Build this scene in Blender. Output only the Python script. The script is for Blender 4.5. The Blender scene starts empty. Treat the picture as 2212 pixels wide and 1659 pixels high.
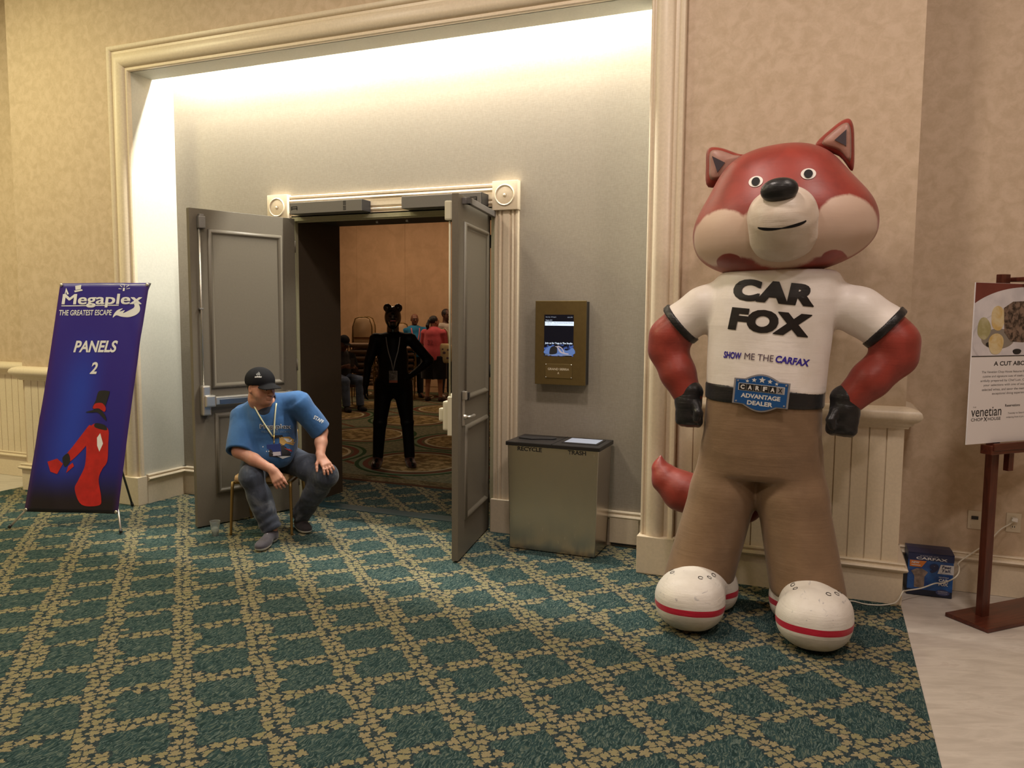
import bpy, bmesh, math, random
import numpy as np
from mathutils import Vector, Matrix
from mathutils.bvhtree import BVHTree
R = math.radians
sc = bpy.context.scene
COL = sc.collection
random.seed(7)

# ---------------------------------------------------------------- camera
cam_d = bpy.data.cameras.new('camera'); cam = bpy.data.objects.new('camera', cam_d); COL.objects.link(cam)
cF = Vector((-0.37426383, 0.92304778, -0.08893469)); cR = Vector((0.9264424, 0.376362, 0.00749119)); cU = Vector((-0.04038637, 0.07958918, 0.99600929))
cam.matrix_world = Matrix(((cR.x, cU.x, -cF.x, 0), (cR.y, cU.y, -cF.y, -5.0405), (cR.z, cU.z, -cF.z, 1.70), (0, 0, 0, 1)))
cam_d.sensor_width = 36; cam_d.lens = 1673.68 / 2212 * 36; cam_d.clip_end = 100; cam_d.clip_start = 0.05
sc.camera = cam

# ---------------------------------------------------------------- world, light, exposure
w = bpy.data.worlds.new('world'); sc.world = w; w.use_nodes = True
w.node_tree.nodes['Background'].inputs[0].default_value = (1.0, .86, .68, 1); w.node_tree.nodes['Background'].inputs[1].default_value = .05
sc.view_settings.view_transform = 'Standard'; sc.view_settings.look = 'None'
sc.view_settings.exposure = 0.0; sc.view_settings.gamma = 1; sc.view_settings.use_curve_mapping = False
sc.cycles.use_denoising = True; sc.cycles.max_bounces = 7; sc.cycles.diffuse_bounces = 4; sc.cycles.glossy_bounces = 3
sc.cycles.caustics_reflective = False; sc.cycles.caustics_refractive = False
sc.cycles.sample_clamp_indirect = 6

def area(name, loc, size, power, col, target=None, sy=None, spread=None):
    l = bpy.data.lights.new(name, 'AREA'); l.energy = power; l.color = col; l.size = size
    if sy: l.shape = 'RECTANGLE'; l.size_y = sy
    else: l.shape = 'DISK'
    if spread: l.spread = R(spread)
    o = bpy.data.objects.new(name, l); COL.objects.link(o); o.location = loc
    if target is not None:
        o.rotation_euler = (Vector(target) - Vector(loc)).to_track_quat('-Z', 'Y').to_euler()
    return o
WARM = (1.0, .85, .76); YEL = (1.0, .91, .52); COOL = (1.0, .97, .86)
# ceiling downlights of the foyer
for x, y, p, c in ((-9.2, -1.9, 112, YEL), (-6.6, -2.0, 98, YEL), (-3.9, -2.2, 50, (1, .88, .70)), (-1.4, -2.1, 64, WARM), (1.0, -2.2, 58, WARM),
                   (-7.5, -5.2, 50, (1, .87, .62)), (-3.6, -5.4, 52, (1, .88, .7)), (0.6, -5.2, 56, WARM), (3.2, -3.4, 40, WARM)):
    area('foyer_downlight', (x, y, 4.93), .42, p, c)
# fluorescent cove above the niche soffit
for i in range(4):
    area('cove_light', (-5.0 + i * 1.12, .37, 4.10), 1.02, 78, COOL, target=(-5.0 + i * 1.12, .44, 3.0), sy=.05)
# function room beyond the doors
area('room_downlight', (-6.2, 4.6, 4.3), 1.0, 20, (1, .74, .5))
area('room_downlight', (-9.0, 7.6, 4.3), 1.6, 52, (1, .68, .42))
area('room_downlight', (-6.0, 8.2, 4.3), 1.2, 40, (1, .68, .44))

# ---------------------------------------------------------------- helpers
def tag(o, label=None, cat=None, group=None, kind=None):
    if label: o['label'] = label
    if cat: o['category'] = cat
    if group: o['group'] = group
    if kind: o['kind'] = kind
    return o
def empty(name, loc, rz=0, **k):
    o = bpy.data.objects.new(name, None); COL.objects.link(o); o.location = loc; o.rotation_euler = (0, 0, rz); o.empty_display_size = .1
    return tag(o, **k)
def link(name, me, mat=None, parent=None, smooth=False, **k):
    o = bpy.data.objects.new(name, me); COL.objects.link(o)
    for m in (mat if isinstance(mat, (list, tuple)) else [mat]):
        if m: me.materials.append(m)
    if smooth: me.polygons.foreach_set('use_smooth', [True] * len(me.polygons))
    if parent: o.parent = parent
    return tag(o, **k)

class MB:
    """collects simple solids into one mesh"""
    def __init__(s): s.v = []; s.f = []; s.mi = []; s.cur = 0; s.M = None
    def add(s, vs, fs):
        n = len(s.v)
        if s.M is not None: vs = [tuple(s.M @ Vector(p)) for p in vs]
        s.v += [tuple(p) for p in vs]; s.f += [tuple(i + n for i in f) for f in fs]; s.mi += [s.cur] * len(fs)
        return s
    def box(s, x0, x1, y0, y1, z0, z1, b=0.0):
        if b <= 0:
            vs = [(x, y, z) for z in (z0, z1) for y in (y0, y1) for x in (x0, x1)]
            return s.add(vs, [(0, 2, 3, 1), (4, 5, 7, 6), (0, 1, 5, 4), (2, 6, 7, 3), (0, 4, 6, 2), (1, 3, 7, 5)])
        bm = bmesh.new(); bmesh.ops.create_cube(bm, size=1)
        for v in bm.verts: v.co = Vector(((x0 + x1) / 2 + v.co.x * (x1 - x0), (y0 + y1) / 2 + v.co.y * (y1 - y0), (z0 + z1) / 2 + v.co.z * (z1 - z0)))
        bmesh.ops.bevel(bm, geom=bm.edges[:], offset=b, segments=2, profile=.6, affect='EDGES')
        bm.verts.index_update(); s.add([v.co[:] for v in bm.verts], [[v.index for v in f.verts] for f in bm.faces]); bm.free(); return s
    def loft(s, rings, closed=True, caps=True):
        n = len(rings[0]); vs = [p for r in rings for p in r]; fs = []
        for i in range(len(rings) - 1):
            for j in range(n if closed else n - 1):
                k = (j + 1) % n
                fs.append((i * n + j, i * n + k, (i + 1) * n + k, (i + 1) * n + j))
        if caps and closed: fs.append(tuple(range(n))[::-1]); fs.append(tuple((len(rings) - 1) * n + j for j in range(n)))
        return s.add(vs, fs)
    def tube(s, pts, r, n=10, caps=True):
        pts = [Vector(p) for p in pts]; rs = r if isinstance(r, (list, tuple)) else [r] * len(pts); rings = []; up = None
        for i, p in enumerate(pts):
            t = (pts[min(i + 1, len(pts) - 1)] - pts[max(i - 1, 0)]).normalized()
            if up is None: up = Vector((0, 0, 1)) if abs(t.z) < .9 else Vector((1, 0, 0))
            a = t.cross(up).normalized(); b = t.cross(a).normalized(); up = -b if False else up
            up = a.cross(t).normalized()
            rings.append([tuple(p + (a * math.cos(q) + up * math.sin(q)) * rs[i]) for q in (2 * math.pi * j / n for j in range(n))])
        return s.loft(rings, caps=caps)
    def lathe(s, prof, n=24, c=(0, 0, 0), axis='z'):
        rings = []
        for r, h in prof:
            ring = []
            for j in range(n):
                a = 2 * math.pi * j / n; x, y = r * math.cos(a), r * math.sin(a)
                p = (x, y, h) if axis == 'z' else ((x, -h, y) if axis == 'y' else (h, x, y))
                ring.append((p[0] + c[0], p[1] + c[1], p[2] + c[2]))
            rings.append(ring)
        return s.loft(rings)
    def prism(s, poly, d0, d1, plane='xz'):
        f = {'xz': lambda a, b, d: (a, d, b), 'xy': lambda a, b, d: (a, b, d), 'yz': lambda a, b, d: (d, a, b)}[plane]
        n = len(poly); vs = [f(a, b, d0) for a, b in poly] + [f(a, b, d1) for a, b in poly]
        return s.add(vs, [tuple(range(n)), tuple(range(2 * n - 1, n - 1, -1))] + [(i, i + n, (i + 1) % n + n, (i + 1) % n) for i in range(n)])
    def build(s, name, mat=None, parent=None, smooth=False, auto=None, **k):
        me = bpy.data.meshes.new(name); me.from_pydata(s.v, [], s.f); me.validate()
        o = link(name, me, mat, parent, smooth, **k)
        if isinstance(mat, (list, tuple)) and len(s.mi) == len(me.polygons): me.polygons.foreach_set('material_index', s.mi)
        bm = bmesh.new(); bm.from_mesh(me); bmesh.ops.recalc_face_normals(bm, faces=bm.faces)
        if auto is not None:
            for f in bm.faces: f.smooth = True
            for e in bm.edges:
                if len(e.link_faces) == 2 and e.calc_face_angle(0) > R(auto): e.smooth = False
        bm.to_mesh(me); bm.free()
        return o

def text_mesh(body, size=1.0, bold=0.0, ext=0.0, align='CENTER', sx=1.0, shear=0.0, spacing=1.0, line=1.0, sub=None):
    c = bpy.data.curves.new('t', 'FONT'); c.body = body; c.size = size; c.offset = 0 if 'M' in body else min(bold, .05); c.extrude = ext; c.align_x = align
    c.align_y = 'CENTER' if '\n' not in body else 'TOP'
    c.shear = shear; c.space_character = spacing; c.space_line = line; c.resolution_u = 4
    o = bpy.data.objects.new('t', c); me = bpy.data.meshes.new_from_object(o)
    me.transform(Matrix.Diagonal((sx, 1, 1, 1)))
    if ('M' in body and bold > 0) or bold > .055:      # heavier strokes where an outline offset would break the glyph
        bm = bmesh.new(); d = bold if 'M' in body else bold - .045
        for i, (ox, oy) in enumerate(((-d, -d * .6), (d, -d * .6), (-d, d * .6), (d, d * .6))):
            bm.from_mesh(me); bm.verts.ensure_lookup_table(); n = len(me.vertices)
            for v_ in bm.verts[i * n:]: v_.co.x += ox; v_.co.y += oy; v_.co.z += i * .0003
        bm.to_mesh(me); bm.free()
    bpy.data.objects.remove(o); bpy.data.curves.remove(c)
    if sub:
        bm = bmesh.new(); bm.from_mesh(me)
        bmesh.ops.triangulate(bm, faces=bm.faces)
        for _ in range(5):
            es = [e for e in bm.edges if e.calc_length() > sub]
            if not es: break
            bmesh.ops.subdivide_edges(bm, edges=es, cuts=1)
            bmesh.ops.triangulate(bm, faces=bm.faces)
        bm.to_mesh(me); bm.free()
    return me
def lettering(name, me, mat, parent, M=None, fn=None, **k):
    if M is not None: me.transform(M)
    if fn is not None:
        for v in me.vertices: v.co = fn(v.co)
    return link(name, me, mat, parent, **k)
def frame(o, x, y):
    """matrix with local x, y axes given in world, z = x cross y, at origin o"""
    x = Vector(x).normalized(); z = x.cross(Vector(y)).normalized(); y = z.cross(x)
    return Matrix(((x.x, y.x, z.x, o[0]), (x.y, y.y, z.y, o[1]), (x.z, y.z, z.z, o[2]), (0, 0, 0, 1)))

def smooth_poly(pts, n=5):
    out = []; N = len(pts)
    for i in range(N):
        a, b, c, d = [Vector((*pts[(i + k) % N], 0)) for k in (-1, 0, 1, 2)]
        for j in range(n):
            t = j / n; p = .5 * ((2 * b) + (c - a) * t + (2 * a - 5 * b + 4 * c - d) * t * t + (3 * b - a - 3 * c + d) * t ** 3); out.append((p.x, p.y))
    return out
# ---------------------------------------------------------------- node expressions
class NT:
    def __init__(s, name):
        s.m = bpy.data.materials.new(name); s.m.use_nodes = True; s.t = s.m.node_tree; s.b = s.t.nodes['Principled BSDF']
    def n(s, typ, **k):
        nd = s.t.nodes.new(typ)
        for a, v in k.items(): setattr(nd, a, v)
        return nd
    def inp(s, sock, v):
        if isinstance(v, X): s.t.links.new(v.s, sock)
        elif isinstance(v, bpy.types.NodeSocket): s.t.links.new(v, sock)
        elif isinstance(v, tuple) and len(v) == 3 and sock.type == 'RGBA': sock.default_value = (*v, 1)
        else: sock.default_value = v
    def math(s, op, a, b=0.0, c=None):
        nd = s.n('ShaderNodeMath', operation=op); s.inp(nd.inputs[0], a); s.inp(nd.inputs[1], b)
        if c is not None: s.inp(nd.inputs[2], c)
        return X(s, nd.outputs[0])
    def obj(s, which='Object'):
        nd = s.n('ShaderNodeTexCoord'); sp = s.n('ShaderNodeSeparateXYZ'); s.t.links.new(nd.outputs[which], sp.inputs[0])
        return [X(s, o) for o in sp.outputs]
    def vec(s, x, y, z=0.0):
        nd = s.n('ShaderNodeCombineXYZ'); [s.inp(nd.inputs[i], q) for i, q in enumerate((x, y, z))]; return X(s, nd.outputs[0])
    def noise(s, v, scale=1, detail=3, rough=.5, dist=0, col=False, dims='3D'):
        nd = s.n('ShaderNodeTexNoise', noise_dimensions=dims); s.inp(nd.inputs['Vector'], v); nd.inputs['Scale'].default_value = scale
        nd.inputs['Detail'].default_value = detail; nd.inputs['Roughness'].default_value = rough; nd.inputs['Distortion'].default_value = dist
        return X(s, nd.outputs['Color' if col else 0])
    def mix(s, f, a, b):
        nd = s.n('ShaderNodeMix', data_type='RGBA'); s.inp(nd.inputs[0], f); s.inp(nd.inputs[6], a); s.inp(nd.inputs[7], b); return X(s, nd.outputs[2])
    def step(s, v, lo, hi):
        nd = s.n('ShaderNodeMapRange', interpolation_type='SMOOTHSTEP'); s.inp(nd.inputs[0], v); s.inp(nd.inputs[1], lo); s.inp(nd.inputs[2], hi)
        return X(s, nd.outputs[0])
    def bump(s, h, strength=.3, dist=.01):
        nd = s.n('ShaderNodeBump'); nd.inputs['Strength'].default_value = strength; nd.inputs['Distance'].default_value = dist
        s.inp(nd.inputs['Height'], h); s.t.links.new(nd.outputs[0], s.b.inputs['Normal'])
    def set(s, **k):
        for a, v in k.items(): s.inp(s.b.inputs[{'col': 'Base Color', 'rough': 'Roughness', 'metal': 'Metallic', 'spec': 'Specular IOR Level', 'trans': 'Transmission Weight', 'alpha': 'Alpha', 'emit': 'Emission Color', 'es': 'Emission Strength', 'sss': 'Subsurface Weight', 'ior': 'IOR', 'coat': 'Coat Weight', 'sheen': 'Sheen Weight'}[a]], v)
        return s
class X:
    def __init__(s, n, k): s.n = n; s.s = k
    def __add__(a, b): return a.n.math('ADD', a, b)
    __radd__ = __add__
    def __sub__(a, b): return a.n.math('SUBTRACT', a, b)
    def __rsub__(a, b): return a.n.math('SUBTRACT', b, a)
    def __mul__(a, b): return a.n.math('MULTIPLY', a, b)
    __rmul__ = __mul__
    def __truediv__(a, b): return a.n.math('DIVIDE', a, b)
    def __neg__(a): return a * -1.0
    def abs(a): return a.n.math('ABSOLUTE', a)
    def lt(a, b): return a.n.math('LESS_THAN', a, b)
    def gt(a, b): return a.n.math('GREATER_THAN', a, b)
    def mn(a, b): return a.n.math('MINIMUM', a, b)
    def mx(a, b): return a.n.math('MAXIMUM', a, b)
    def sq(a): return a * a
    def sqrt(a): return a.n.math('SQRT', a)
    def xyz(a):
        sp = a.n.n('ShaderNodeSeparateXYZ'); a.n.t.links.new(a.s, sp.inputs[0]); return [X(a.n, o) for o in sp.outputs]
def near(x, period):                # distance to the closest multiple of period
    return x.n.math('PINGPONG', x, period / 2.0) if False else (x.n.math('WRAP', x + period / 2, period, 0.0) - period / 2).abs()

_M = {}
def mat(name, col, rough=.6, metal=0, spec=.5, var=0.0, vs=20, bump=0.0, bs=200, sss=0, coat=0, trans=0, ior=1.45, sheen=0):
    """plain surface with a little noise in tone and relief"""
    if name in _M: return _M[name]
    t = NT(name); x, y, z = t.obj(); v = t.vec(x, y, z)
    if var > 0:
        f = t.noise(v, vs, 4, .6)
        a = tuple(min(1, c * (1 - var)) for c in col); b = tuple(min(1, c * (1 + var)) for c in col)
        t.set(col=t.mix(t.step(f, .3, .7), a, b))
    else: t.set(col=col)
    if bump > 0: t.bump(t.noise(v, bs, 3, .6), bump, .002)
    t.set(rough=rough, metal=metal, spec=spec)
    if sss: t.set(sss=sss); t.b.inputs['Subsurface Radius'].default_value = (.02, .008, .004)
    if coat: t.set(coat=coat)
    if sheen: t.set(sheen=sheen)
    if trans: t.set(trans=trans, ior=ior)
    _M[name] = t.m; return t.m

# ---------------------------------------------------------------- implicit surfaces (bodies, cloth, inflatables)
def _rot(rot):
    if rot is None: return None
    if isinstance(rot, Matrix): return np.array(rot.to_3x3())
    return np.array((Matrix.Rotation(R(rot[2]), 3, 'Z') @ Matrix.Rotation(R(rot[1]), 3, 'Y') @ Matrix.Rotation(R(rot[0]), 3, 'X')))
def aim(d, up=(0, 0, 1)):
    """rotation whose local z looks along d"""
    z = Vector(d).normalized(); x = Vector(up).cross(z)
    if x.length < 1e-4: x = Vector((1, 0, 0))
    x.normalize(); y = z.cross(x)
    return Matrix((x, y, z)).transposed()
class SDF:
    def __init__(s): s.p = []
    def cone(s, a, b, ra, rb=None, k=.02, op='u'):
        a = np.array(a, np.float64); b = np.array(b, np.float64); rb = ra if rb is None else rb; ba = b - a; L = max(ba @ ba, 1e-12)
        def f(P):
            q = P - a; t = np.clip(q @ ba / L, 0, 1); d = q - t[:, None] * ba
            return np.sqrt(np.einsum('ij,ij->i', d, d)) - (ra + (rb - ra) * t)
        s.p.append((f, k, op)); return s
    def chain(s, pts, rs, k=.02, op='u'):
        for i in range(len(pts) - 1): s.cone(pts[i], pts[i + 1], rs[i], rs[i + 1], k, op)
        return s
    def ell(s, c, r, rot=None, k=.02, op='u'):
        c = np.array(c, np.float64); r = np.array(r, np.float64); Q = _rot(rot); mr = r.min()
        def f(P):
            q = P - c
            if Q is not None: q = q @ Q
            k0 = np.sqrt(((q / r) ** 2).sum(1)); k1 = np.sqrt(((q / (r * r)) ** 2).sum(1)) + 1e-9
            return np.where(k0 < .2, (k0 - 1) * mr, k0 * (k0 - 1) / k1)
        s.p.append((f, k, op)); return s
    def sel(s, c, r, e=2.6, rot=None, k=.02, op='u'):
        """super-ellipsoid, boxier than ell"""
        c = np.array(c, np.float64); r = np.array(r, np.float64); Q = _rot(rot); mr = r.min()
        def f(P):
            q = P - c
            if Q is not None: q = q @ Q
            u = np.abs(q / r) + 1e-6; k0 = (u ** e).sum(1) ** (1 / e); g = (u ** (e - 1) / r); k1 = np.sqrt((g ** 2).sum(1)) * k0 ** (1 - e) + 1e-9
            return np.where(k0 < .2, (k0 - 1) * mr, (k0 - 1) / k1)
        s.p.append((f, k, op)); return s
    def box(s, c, h, rot=None, rd=.01, k=.01, op='u'):
        c = np.array(c, np.float64); h = np.array(h, np.float64) - rd; Q = _rot(rot)
        def f(P):
            q = P - c
            if Q is not None: q = q @ Q
            q = np.abs(q) - h
            return np.sqrt((np.maximum(q, 0) ** 2).sum(1)) + np.minimum(q.max(1), 0) - rd
        s.p.append((f, k, op)); return s
    def half(s, c, n, k=.005, op='s'):
        """everything on the n side of the plane through c"""
        c = np.array(c, np.float64); n = np.array(Vector(n).normalized())
        s.p.append((lambda P: -((P - c) @ n), k, op)); return s
    def func(s, f, k=.01, op='u'): s.p.append((f, k, op)); return s
    def ev(s, P, prims=None, disp=None):
        d = None
        for f, k, op in (s.p if prims is None else prims):
            e = f(P)
            if d is None: d = e; continue
            if op == 'u': h = np.maximum(k - np.abs(d - e), 0) / k; d = np.minimum(d, e) - h * h * k * .25
            elif op == 's': e = -e; h = np.maximum(k - np.abs(d - e), 0) / k; d = np.maximum(d, e) + h * h * k * .25
            else: h = np.maximum(k - np.abs(d - e), 0) / k; d = np.maximum(d, e) + h * h * k * .25
        if disp is not None: d = d + disp(P)
        return d
    def mesh(s, lo, hi, h, disp=None, B=12):
        lo = np.array(lo, np.float64); hi = np.array(hi, np.float64)
        nb = np.ceil((hi - lo) / (h * B)).astype(int); Rb = B * h * .9
        idx = np.stack(np.meshgrid(*[np.arange(n) for n in nb], indexing='ij'), -1).reshape(-1, 3)
        cen = lo + (idx + .5) * B * h
        per = [f(cen) for f, k, op in s.p]; tot = s.ev(cen)
        act = np.where(np.abs(tot) < Rb * 1.25 + .03)[0]
        g = np.arange(B + 1); off = np.stack(np.meshgrid(g, g, g, indexing='ij'), -1).reshape(-1, 3)
        N = nb * B + 2; S = np.array([N[1] * N[2], N[2], 1], np.int64)
        ids = []; pos = []; quads = []
        corners = [(a, b, c) for a in (0, 1) for b in (0, 1) for c in (0, 1)]
        edges = [(p, q) for p in range(8) for q in range(8) if p < q and sum(abs(np.array(corners[p]) - np.array(corners[q]))) == 1]
        for bi in act:
            sel = [s.p[i] for i in range(len(s.p)) if i == 0 or (per[i][bi] < (max(tot[bi], 0) + 2.2 * Rb + s.p[i][1] if s.p[i][2] == 'u' else 2.2 * Rb + s.p[i][1]) or s.p[i][2] == 'i')]
            if sel[0] is s.p[0] and len(sel) > 1 and per[0][bi] > max(tot[bi], 0) + 2.2 * Rb + .05 and sel[1][2] == 'u': sel = sel[1:]
            base = idx[bi] * B; P = lo + (base + off) * h
            F = s.ev(P, sel, disp).reshape(B + 1, B + 1, B + 1)
            I = F < 0
            if I.all() or not I.any(): continue
            cs = sum(I[a:B + a, b:B + b, c:B + c].astype(np.int8) for a, b, c in corners)
            ci = np.stack(np.nonzero((cs > 0) & (cs < 8)), -1)
            if len(ci) == 0: continue
            vals = np.stack([F[ci[:, 0] + a, ci[:, 1] + b, ci[:, 2] + c] for a, b, c in corners], 1)
            acc = np.zeros((len(ci), 3)); cnt = np.zeros(len(ci))
            for p, q in edges:
                fa, fb = vals[:, p], vals[:, q]; m = (fa < 0) != (fb < 0)
                t = np.where(m, fa / np.where(m, fa - fb, 1), 0)
                A = np.array(corners[p], float); Bq = np.array(corners[q], float)
                acc += np.where(m[:, None], A + t[:, None] * (Bq - A), 0); cnt += m
            pos.append(lo + (base + ci + acc / cnt[:, None]) * h); ids.append((base + ci) @ S)
            for ax in range(3):
                a1, a2 = (ax + 1) % 3, (ax + 2) % 3
                sl0 = [slice(0, B)] * 3; sl1 = [slice(0, B)] * 3; sl1[ax] = slice(1, B + 1)
                m = I[tuple(sl0)] != I[tuple(sl1)]
                e = np.stack(np.nonzero(m), -1)
                if len(e) == 0: continue
                ins = I[tuple(e.T)]; c0 = (base + e) @ S
                q = np.stack([c0 - S[a1] - S[a2], c0 - S[a2], c0, c0 - S[a1]], 1)
                q[~ins] = q[~ins][:, ::-1]; quads.append(q)
        ids = np.concatenate(ids); pos = np.concatenate(pos); quads = np.concatenate(quads)
        u, first = np.unique(ids, return_index=True); pos = pos[first]
        qi = np.searchsorted(u, quads); qi = np.clip(qi, 0, len(u) - 1)
        ok = (u[qi] == quads).all(1); qi = qi[ok]
        return pos, qi
    def build(s, name, mat, lo, hi, h, parent=None, disp=None, M=None, smooth_it=1, paint=None, **k):
        pos, q = s.mesh(lo, hi, h, disp)
        if M is not None: pos = pos @ np.array(M.to_3x3()).T + np.array(M.translation)
        me = bpy.data.meshes.new(name); me.vertices.add(len(pos)); me.vertices.foreach_set('co', pos.astype(np.float32).ravel())
        me.loops.add(q.size); me.loops.foreach_set('vertex_index', q.astype(np.int32).ravel())
        me.polygons.add(len(q)); me.polygons.foreach_set('loop_start', np.arange(len(q), dtype=np.int32) * 4)
        me.update(calc_edges=True); me.validate()
        o = link(name, me, mat, parent, True, **k)
        if paint is not None:
            c = pos[q].mean(1); me.polygons.foreach_set('material_index', paint(c).astype(np.int32))
        return o
def sinwob(amp, fr, seed=0):
    rs = np.random.RandomState(seed); D = rs.randn(6, 3); D /= np.linalg.norm(D, axis=1)[:, None]; ph = rs.rand(6) * 6.28; fq = fr * (.6 + .8 * rs.rand(6))
    return lambda P: amp * sum(np.sin(P @ D[i] * fq[i] + ph[i]) for i in range(6)) / 3
# ---------------------------------------------------------------- materials of the setting
def m_wallpaper(name, a, b, sc1=14.):
    t = NT(name); x, y, z = t.obj(); v = t.vec(x, y * .9, z)
    n1 = t.noise(v, sc1, 5, .55, .5); n2 = t.noise(v, sc1 * 5, 3, .6)
    f = t.step(n1 * .8 + n2 * .2, .33, .67)
    t.set(col=t.mix(f, b, a), rough=.62, spec=.25); t.bump(n2, .12, .002); return t.m
m_paper = m_wallpaper('mottled_wallpaper', (.57, .445, .325), (.475, .365, .25))
def m_paint(name, col, r=.45, v=.04): return mat(name, col, r, var=v, vs=60, bump=.04, bs=400, spec=.35)
m_cream = m_paint('cream_trim_paint', (.66, .56, .42), .38)
t = NT('grey_linen_wallpaper'); x, y, z = t.obj()
wv = t.noise(t.vec(x * 30, y * 30, z * 260), 1, 2, .6) * .5 + t.noise(t.vec(x * 260, y * 260, z * 30), 1, 2, .6) * .5
t.set(col=t.mix(t.step(wv, .35, .65), (.285, .252, .205), (.335, .30, .245)), rough=.7, spec=.2); m_linen = t.m
m_reveal = m_paint('pale_grey_paint', (.50, .49, .43), .6)
m_white = m_paint('white_ceiling_paint', (.72, .66, .56), .7)
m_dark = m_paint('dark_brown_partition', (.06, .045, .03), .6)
m_roomwall = m_wallpaper('peach_room_wallcovering', (.62, .42, .26), (.52, .35, .21), 3.)
m_doorp = m_paint('grey_door_paint', (.128, .110, .084), .42, .03)

# carpet: leafy trellis at 45 degrees to the walls, streaky teal in between
def m_carpet():
    t = NT('leaf_trellis_carpet'); x, y, z = t.obj()
    wob = t.noise(t.vec(x, y, 0), 14, 2, .5, col=True).xyz()
    s2 = .70710678
    u = (x + y) * s2 + 3.962 + (wob[0] - .5) * .022; v = (y - x) * s2 - .205 + (wob[1] - .5) * .022
    U = u * (7 / .356); V = v * (7 / .323)
    jag = t.noise(t.vec(x, y, 0), 165, 2, .6, col=True).xyz()
    Uj = U + (jag[0] - .5) * .30; Vj = V + (jag[1] - .5) * .30
    vo = t.n('ShaderNodeTexVoronoi', voronoi_dimensions='2D', feature='F1'); vo.inputs['Scale'].default_value = 1; vo.inputs['Randomness'].default_value = .62
    t.inp(vo.inputs['Vector'], t.vec(Uj, Vj, 0))
    px, py, _ = X(t, vo.outputs['Position']).xyz(); cr, cg, cb = X(t, vo.outputs['Color']).xyz()
    lx = Uj - px; ly = Vj - py; r = (lx * lx + ly * ly).sqrt(); th = t.math('ARCTAN2', ly, lx) + cr * 6.28
    lob = t.math('COSINE', th * 5.0) * .16 + t.math('COSINE', th * 3.0) * .09 + t.math('COSINE', th * 13.0) * .05
    rad = .425 + .09 * cg + lob
    ve = t.n('ShaderNodeTexVoronoi', voronoi_dimensions='2D', feature='DISTANCE_TO_EDGE'); ve.inputs['Scale'].default_value = 1; ve.inputs['Randomness'].default_value = .62
    t.inp(ve.inputs['Vector'], t.vec(Uj, Vj, 0))
    leaf = r.lt(rad) * X(t, ve.outputs['Distance']).gt(.055)
    band = near(px, 7.0).lt(1.22).mx(near(py, 7.0).lt(.92))
    m = leaf * band
    sn = t.noise(t.vec(x * 165 + wob[0] * 7, y * 40 + wob[1] * 5, 0), 1, 2, .5, .6)
    sn2 = t.noise(t.vec(x * 42, y * 17, 3), 1, 2, .5)
    c = t.mix(t.step(sn2, .35, .65), (.013, .031, .032), (.026, .058, .062))
    c = t.mix(t.step(sn, .50, .56), c, t.mix(t.step(sn2, .4, .62), (.058, .098, .098), (.085, .110, .086)))
    c = t.mix(t.step(sn, .60, .66), c, (.125, .155, .13))
    gap = t.mix(t.step(sn, .45, .6), (.018, .032, .038), (.042, .055, .058))
    c = t.mix(band, c, gap)
    vein = t.math('COSINE', th * 5.0).gt(.93) * (r.lt(rad * .75))
    lc = t.mix(cb, (.21, .187, .108), (.265, .220, .135)); lc = t.mix(cg * .35, lc, (.215, .225, .10))
    lc = t.mix(t.step(r / rad, .72, .9) * .35, lc, (.37, .31, .19)); lc = t.mix(vein * .35, lc, (.14, .105, .05))
    pile = t.noise(t.vec(x, y, 0), 420, 2, .7)
    c = t.mix(m, c, lc); c = t.mix(t.step(pile, .3, .7) * .22, c, (.03, .035, .03))
    t.set(col=c, rough=.95, spec=.05, sheen=0); t.bump(pile + m * .4, .35, .003); return t.m
m_carp = m_carpet()
def m_circles():
    t = NT('circle_pattern_carpet'); x, y, z = t.obj()
    wob = t.noise(t.vec(x, y, 0), 9, 3, .6, col=True).xyz()
    X0 = (x + 4.33 + (y - 2.72) * .10) / 1.50; Y0 = (y - 2.72) / 1.55
    # serpentine offset on every second row so the ribbons run from ring to ring
    dx = X0 - t.math('ROUND', X0, 0); dy = Y0 - t.math('ROUND', Y0, 0)
    r = (dx * dx + dy * dy).sqrt() * 1.52
    g = t.noise(t.vec(x, y, 1), 60, 3, .7)
    base = t.mix(t.step(t.noise(t.vec(x, y, 2), 22, 3), .4, .6), (.11, .125, .085), (.19, .185, .115))
    c = t.mix(r.lt(.735), base, (.018, .055, .022)); c = t.mix(r.lt(.685), c, (.13, .175, .11)); c = t.mix(r.lt(.64), c, (.12, .045, .03))
    c = t.mix(r.lt(.575), c, (.10, .085, .045)); c = t.mix(r.lt(.535), c, (.42, .38, .26))
    inn = t.mix(t.step(wob[0], .42, .6), (.12, .085, .035), (.33, .25, .12)); c = t.mix(r.lt(.50), c, inn)
    dd = near(x * .55 + y + .35, 1.55); c = t.mix(dd.lt(.035) * r.gt(.74), c, (.13, .05, .03))
    bord = y.lt(1.86); bl = t.mix(t.step(t.noise(t.vec(x * 6, y * 18, 0), 2, 3, .6, 1.5), .45, .55), (.07, .06, .03), (.20, .165, .09))
    c = t.mix(bord, c, bl); c = t.mix(y.lt(1.68), c, (.07, .035, .02)); c = t.mix(g * .3, c, (.04, .035, .02))
    t.set(col=c, rough=.95, spec=.05); t.bump(g, .3, .003); return t.m
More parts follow.
